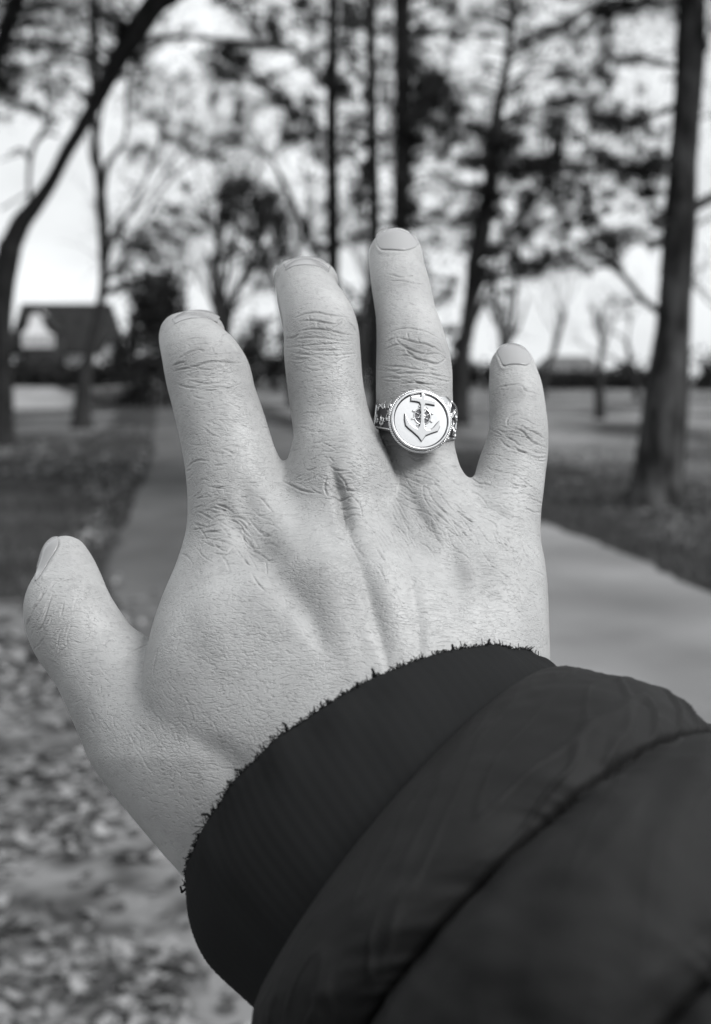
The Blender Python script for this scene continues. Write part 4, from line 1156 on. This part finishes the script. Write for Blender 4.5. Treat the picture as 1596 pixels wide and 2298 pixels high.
def lathe(profile, n=96):
    v, f = [], []
    for r, z in profile:
        for k in range(n):
            a = 2 * math.pi * k / n; v.append((r * math.cos(a), r * math.sin(a), z))
    for i in range(len(profile) - 1):
        for k in range(n):
            k2 = (k + 1) % n; f.append((i * n + k, i * n + k2, (i + 1) * n + k2, (i + 1) * n + k))
    return v, f
OR = 7.5
v, f = lathe([(5.2, -4.6), (6.6, -4.3), (7.3, -3.2), (7.35, -2.6), (7.3, -2.0), (7.3, -1.35), (7.35, -1.0), (OR - .05, -.75), (OR + .08, -.35), (OR - .02, -.08), (OR - .2, 0), (7.1, .02), (6.98, -.04), (6.9, -.2), (6.86, -.46), (6.8, -.5)])
bezel = ring_part("bezel", v, f, m_silver)
v, f = lathe([(6.84, -.48), (6.5, -.46), (4, -.44), (2, -.44), (.02, -.44)])
face = ring_part("engraved_face", v, f, m_silver, bezel)
v, f = lathe([(6.93, -.16), (6.80, -.40), (6.62, -.43)]); ring_part("rim_reflection_ring", v, f, m_recess_shade, bezel)  # dark ring stands in for the inner rim wall's reflection
v, f = lathe([(7.45, -2.1), (7.62, -1.5), (7.62, -.9), (7.5, -.62)]); ring_part("rope_shade_band", v, f, m_recess_shade, bezel)  # dark band stands in for the shaded line under the rim
# twisted rope round the wall of the bezel
mb = MB()
for s in range(2):
    pts, rad = [], []
    n = 420
    for i in range(n + 1):
        a = 2 * math.pi * i / n; tw = a * 46 + s * math.pi
        r = 7.80 + .19 * math.cos(tw); pts.append((r * math.cos(a), r * math.sin(a), -1.05 + .26 * math.sin(tw))); rad.append(.21)
    mb.tube(pts, rad, 6, cap=False)
rope = ring_part("rope_border", mb.v, mb.f, m_silver, bezel)

def extrude(outline, h, bev=.09, z0=-.46):
    """closed outline -> raised, bevelled relief (list of vertices, faces)"""
    bm = bmesh.new()
    vs = [bm.verts.new((x, y, 0)) for x, y in outline]
    fc = bm.faces.new(vs)
    if fc.normal.z < 0: fc.normal_flip()
    bm.normal_update()
    bmesh.ops.triangulate(bm, faces=[fc])
    r = bmesh.ops.extrude_face_region(bm, geom=bm.faces[:])
    top = [g for g in r['geom'] if isinstance(g, bmesh.types.BMVert)]
    for q in top: q.co.z += h
    bm.normal_update()
    top_e = [e for e in bm.edges if all(q in top for q in e.verts) and any(abs(fc.normal.z) < .5 for fc in e.link_faces)]
    bmesh.ops.bevel(bm, geom=top_e, offset=bev, segments=2, affect='EDGES', profile=.6, clamp_overlap=True)
    for q in bm.verts: q.co.z += z0
    v = [tuple(q.co) for q in bm.verts]; bm.verts.index_update()
    f = [tuple(q.index for q in fa.verts) for fa in bm.faces]
    bm.free(); return v, f
# anchor drawn once, in millimetres (from the photograph, y up)
def A0(px, py):   # close-up picture of the plate: 1596 px wide over 300 source px
    sx, sy = 1030 + px * .18797, 1060 + py * .18797
    dx, dy = (sx / 1.2675 - 945.5), -(sy / 1.2675 - 943)
    k_ = .3225 / FV * 1000
    c_, s_ = math.cos(-RA), math.sin(-RA)
    return ((dx * c_ - dy * s_) * k_, (dx * s_ + dy * c_) * k_)
half_l = [(905,300),(895,370),(742,352),(738,425),(830,432),(875,445),(890,480),(892,600),(886,740),(872,810),(835,850),(770,820),(715,760),(680,690),(645,620),(642,720),(660,810),(700,850),(770,905),(850,975),(900,1045)]
half_r = [(960,955),(1050,915),(1150,880),(1185,800),(1183,705),(1140,760),(1090,822),(1040,860),(985,865),(952,830),(942,760),(944,620),(948,500),(962,460),(1010,465),(1108,480),(1120,410),(1000,388),(955,378),(958,318)]
v, f = extrude([A0(*p) for p in half_l + half_r], .62, .14)
anchor = ring_part("anchor", v, f, m_relief, bezel, False)
def grow_outline(pts, d, sh):
    P_ = np.array(pts); n_ = len(P_); out = []
    area = 0.5 * np.sum(P_[:, 0] * np.roll(P_[:, 1], -1) - np.roll(P_[:, 0], -1) * P_[:, 1])
    for i in range(n_):
        t_ = P_[(i + 1) % n_] - P_[i - 1]; t_ /= np.linalg.norm(t_) + 1e-9
        nn = np.array([t_[1], -t_[0]]) * (1 if area > 0 else -1)
        out.append(tuple(P_[i] + nn * d + np.array(sh)))
    return out
v, f = extrude(grow_outline([A0(*p) for p in half_l + half_r], .17, (-.03, -.06)), .035, .01, -.45)
ring_part("relief_shade_line", v, f, m_recess_shade, bezel, False)  # dark outline painted in for reflections on the anchor's steep walls
# ship's wheel behind the shank
wc = A0(918, 655); mb = MB()
n = 48
def wring(R, r, z):
    pts = [(wc[0] + R * math.cos(2 * math.pi * i / n), wc[1] + R * math.sin(2 * math.pi * i / n), z) for i in range(n + 1)]
    mb.tube(pts, [r] * (n + 1), 7, cap=False)
wring(2.05, .2, -.30); wring(.68, .17, -.30)
for k in range(8):
    a = math.pi / 8 + k * math.pi / 4
    p = lambda r: (wc[0] + r * math.cos(a), wc[1] + r * math.sin(a), -.30)
    mb.tube([p(.65), p(2.0)], [.13, .13], 6)
    mb.tube([p(2.15), p(2.5), p(2.8), p(2.9)], [.13, .22, .24, .08], 6)
wheel = ring_part("ship_wheel", mb.v, mb.f, m_relief, bezel)
v, f = lathe([(1.92, -.425), (.6, -.42), (.05, -.42)], 32)
v = [(x + wc[0], y + wc[1], z) for x, y, z in v]
well = ring_part("wheel_recess", v, f, m_recess_shade, bezel)

# band round the finger, widening into the shoulders
fc_l = np.array([(FC - RC) @ ex, (FC - RC) @ ey, (FC - RC) @ ez]) * 1e3
fr_ = FR * 1e3
def band_pt(phi, w, t, r=None):
    """phi 90 deg = under the plate"""
    rr = (r or fr_) + t
    return (fc_l[0] + rr * math.cos(phi), fc_l[1] + w, fc_l[2] + rr * math.sin(phi))
def half_w(phi):
    up = (math.sin(phi) + 1) / 2          # 1 under the plate, .5 at the sides, 0 at the back
    return 1.6 + 6.0 * max(0, up - .12) ** 1.35
n = 120; v = []; f = []
cs = [(-1, 0), (-1, .9), (-.8, 1.25), (0, 1.3), (.8, 1.25), (1, .9), (1, 0), (0, -.1)]
for i in range(n):
    phi = 2 * math.pi * i / n; w = half_w(phi)
    for a, t in cs: v.append(band_pt(phi, a * w, t))
m = len(cs)
for i in range(n):
    i2 = (i + 1) % n
    for k_ in range(m):
        k2 = (k_ + 1) % m
        f.append((i * m + k_, i2 * m + k_, i2 * m + k2, i * m + k2))
band = ring_part("band", v, [q[::-1] for q in f], m_silver)
# cast ornament on both shoulders: dark recess, raised frame, scrolls and knots
for side in (0, 1):
    ph = (lambda u: math.pi - .10 + (.70 - u) * .0 - u * .72) if side == 0 else (lambda u: .10 + u * .72)
    mb = MB()
    def sp(u, q, t):      # u along the shoulder 0..1, q across -1..1
        phi = ph(u); w = half_w(phi)
        return band_pt(phi, q * w * .86, 1.32 + t)
    v, f = [], []
    for i in range(9):
        for j in range(5):
            v.append(sp(i / 8, -1 + j / 2, .02))
    for i in range(8):
        for j in range(4):
            a = i * 5 + j; q = (a, a + 1, a + 6, a + 5); f.append(q if side == 1 else q[::-1])
    recess = ring_part("shoulder_recess", v, f, m_recess_shade, band)
    for q in (-1, 1):
        mb.tube([sp(u, q, .12) for u in np.linspace(0, 1, 9)], [.30] * 9, 6)
    mb.tube([sp(0, q, .12) for q in np.linspace(-1, 1, 7)], [.34] * 7, 6)
    mb.tube([sp(1, q, .12) for q in np.linspace(-1, 1, 7)], [.26] * 7, 6)
    r_ = random.Random(5 + side)
    # scrolls
    for u0, q0, rad_, a0 in ((.24, .45, .55, 0), (.24, -.45, .55, 2), (.55, .48, .62, 1), (.55, -.5, .6, 3.3), (.82, .3, .5, 4), (.82, -.35, .5, .7)):
        pts = []
        for k_ in range(15):
            a = a0 + k_ * .48; rr = rad_ * (1 - k_ / 17)
            pts.append(sp(min(max(u0 + .21 * rr * math.cos(a), .02), .98), q0 + .62 * rr * math.sin(a), .18))
        mb.tube(pts, [.19] * 15, 5)
    for k_ in range(12):
        u, q, a = r_.uniform(.12, .9), r_.uniform(-.75, .75), r_.uniform(0, 3.14)
        mb.tube([sp(u - .07 * math.cos(a), q - .26 * math.sin(a), .14), sp(u, q, .30), sp(u + .07 * math.cos(a), q + .26 * math.sin(a), .14)], [.13, .20, .13], 5)
    ring_part("shoulder_ornament", mb.v, mb.f, m_silver, band)
# ------------------------------------------------------------------ fallen leaves and grass
leaf_mats = [noise_mat("dry_leaf_%s" % n, a, b_, scale=30, rough=.7, spec=.1) for n, a, b_ in (("pale", .16, .25), ("mid", .11, .17), ("dark", .03, .06))]
def leaf_mesh(i):
    r_ = random.Random(100 + i)
    n = 7; v, f = [], []
    cu, cw = r_.uniform(-.35, .35), r_.uniform(.1, .4)
    for k in range(n):
        t = k / (n - 1); w = .36 * math.sin(math.pi * min(t * 1.02 + .02, 1)) ** .8 * (1 - .25 * t) * (1 + .25 * (k % 2)) + .012
        y = t - .5; z = cu * (t - .5) ** 2 * 2 + .05
        v += [(-w, y, z + cw * w), (0, y + .02, z), (w, y, z + cw * w * r_.uniform(.4, 1))]
    for k in range(n - 1):
        a = k * 3; f += [(a, a + 1, a + 4, a + 3), (a + 1, a + 2, a + 5, a + 4)]
    return v, f
shapes = [leaf_mesh(i) for i in range(6)]
meshes = []
for mi, m in enumerate(leaf_mats):
    for si, (v, f) in enumerate(shapes[:4] if mi < 2 else shapes[4:]):
        me = bpy.data.meshes.new("fallen_leaf"); me.from_pydata(v, [], f); me.materials.append(m); me.update()
        me.polygons.foreach_set('use_smooth', [True] * len(me.polygons)); meshes.append((mi, me))
def lane_left(y): return float(np.interp(y, [p[1] for p in LANE_L], [p[0] for p in LANE_L]))
def lane_right(y): return float(np.interp(y, [p[1] for p in LANE_R], [p[0] for p in LANE_R]))
spots = []
while len(spots) < 4200:
    y = 2.2 + 9.5 * rng.random() ** 1.35
    e = lane_left(y)
    x = e + .10 - abs(rng.normal()) * (.55 + .12 * y)
    if rng.random() < .05: x = e + rng.random() * .8
    if y > 6 and rng.random() < (y - 6) / 6: continue
    if vnoise(np.array(x * 1.7 + 20), np.array(y * 1.3 + 5)) < .46 and rng.random() < .85: continue
    spots.append((x, y))
def in_view(x, y):
    p = Vector((x, y, 0)); d = y * _cp + EYE * _sp; up = y * _sp - EYE * _cp
    xv, yv = CX + x / d * FV, CY - up / d * FV
    return 0 < xv < 600 and yv < 2298
vis = sorted([s for s in spots if in_view(*s)], key=lambda s: s[1])
near, rest = vis[:290], vis[290:] + [s for s in spots if not in_view(*s)]
for i, (x, y) in enumerate(near):
    u = rng.random(); mi = 0 if u < .28 else (1 if u < .7 else 2)
    me = random.choice([m for k, m in meshes if k == mi])
    o = bpy.data.objects.new("fallen_leaf", me); COL.objects.link(o)
    s = .034 + .042 * rng.random()
    o.location = (x, y, .016 + .012 * rng.random()); o.scale = (s * (.8 + .5 * rng.random()), s, s)
    o.rotation_euler = (rng.normal() * .22, rng.normal() * .22, rng.random() * 6.28)
    props(o, "%s %s dry leaf lying among others %s" % ("large" if s > .063 else ("small" if s < .046 else "medium-sized"), ("pale", "mid-toned", "dark")[mi], "out on the lane's left margin" if x > lane_left(y) else "on the litter beside the lane's left edge"), "leaf", "fallen leaves at the lane's edge")
for mi, nm in enumerate(("fallen_leaves", "fallen_leaves", "fallen_leaves")):
    V, Fc, n0 = [], [], 0
    for j, (x, y) in enumerate(rest):
        if j % 3 != mi: continue
        v, f = random.choice(shapes); v = np.array(v)
        s = .038 + .045 * rng.random(); a = rng.random() * 6.28
        R_ = np.array(Matrix.Rotation(a, 3, 'Z') @ Matrix.Rotation(rng.normal() * .3, 3, 'X'))
        V.append((v * s) @ R_.T + np.array([x, y, .014 + .012 * rng.random()])); Fc += [tuple(k + n0 for k in q) for q in f]; n0 += len(v)
    o = mesh_obj("fallen_leaves", np.vstack(V), Fc, leaf_mats[mi]); props(o, kind='stuff')
# thinner drifts further up the left side
V, Fc, n0 = [], [], 0
for j in range(4200):
    y = 7 + 40 * rng.random() ** 1.9
    x = lane_left(y) - .1 - abs(rng.normal()) * (.9 + .16 * y)
    if vnoise(np.array(x * .55 + 9), np.array(y * .22 + 3)) < .50: continue
    v, f = random.choice(shapes); v = np.array(v); s = .07 + .08 * rng.random(); a = rng.random() * 6.28
    R_ = np.array(Matrix.Rotation(a, 3, 'Z') @ Matrix.Rotation(rng.normal() * .3, 3, 'X'))
    V.append((v * s) @ R_.T + np.array([x, y, .03])); Fc += [tuple(k + n0 for k in q) for q in f]; n0 += len(v)
o = mesh_obj("drifted_leaves", np.vstack(V), Fc, leaf_mats[0]); props(o, kind='stuff')
# litter on the right verge
V, Fc, n0 = [], [], 0
for j in range(3600):
    xv, yv = 1240 + 560 * rng.random(), 960 + 320 * rng.random() ** .8
    if vnoise(np.array(xv / 46.), np.array(yv / 16.)) < .5: continue
    p = GR(xv, yv)
    if p.x < lane_right(p.y) + .5 + rng.random(): continue
    v, f = random.choice(shapes); v = np.array(v); s = .06 + .08 * rng.random(); a = rng.random() * 6.28
    R_ = np.array(Matrix.Rotation(a, 3, 'Z') @ Matrix.Rotation(rng.normal() * .3, 3, 'X'))
    V.append((v * s) @ R_.T + np.array([p.x, p.y, .02])); Fc += [tuple(k + n0 for k in q) for q in f]; n0 += len(v)
o = mesh_obj("verge_leaves", np.vstack(V), Fc, leaf_mats[1]); props(o, kind='stuff')
# grass on the verges
m_grass = noise_mat("grass_blades", .035, .075, scale=.8, rough=.8, spec=.15)
gv = []
def blades(n, fx):
    p = np.array([fx() for _ in range(n)])
    h = (.05 + .10 * rng.random(n)); a = rng.random(n) * 6.28; w = .004 + .006 * rng.random(n)
    d = np.stack([np.cos(a), np.sin(a)], 1); ln = rng.normal(size=(n, 2)) * .05
    b0 = np.column_stack([p + d * w[:, None], np.zeros(n)]); b1 = np.column_stack([p - d * w[:, None], np.zeros(n)])
    t = np.column_stack([p + ln, h]); gv.append(np.stack([b0, b1, t], 1).reshape(-1, 3))
def right_verge():
    y = 6 + 22 * rng.random() ** 1.5; return (lane_right(y) + .03 + abs(rng.normal()) * (.5 + .12 * y), y)
def left_verge():
    y = 9 + 28 * rng.random() ** 1.4; return (lane_left(y) - .03 - abs(rng.normal()) * (.4 + .12 * y), y)
blades(26000, right_verge); blades(26000, left_verge)
V = np.vstack(gv)
o = mesh_obj("grass", V, np.arange(len(V)).reshape(-1, 3), m_grass, None, False); props(o, kind='stuff')
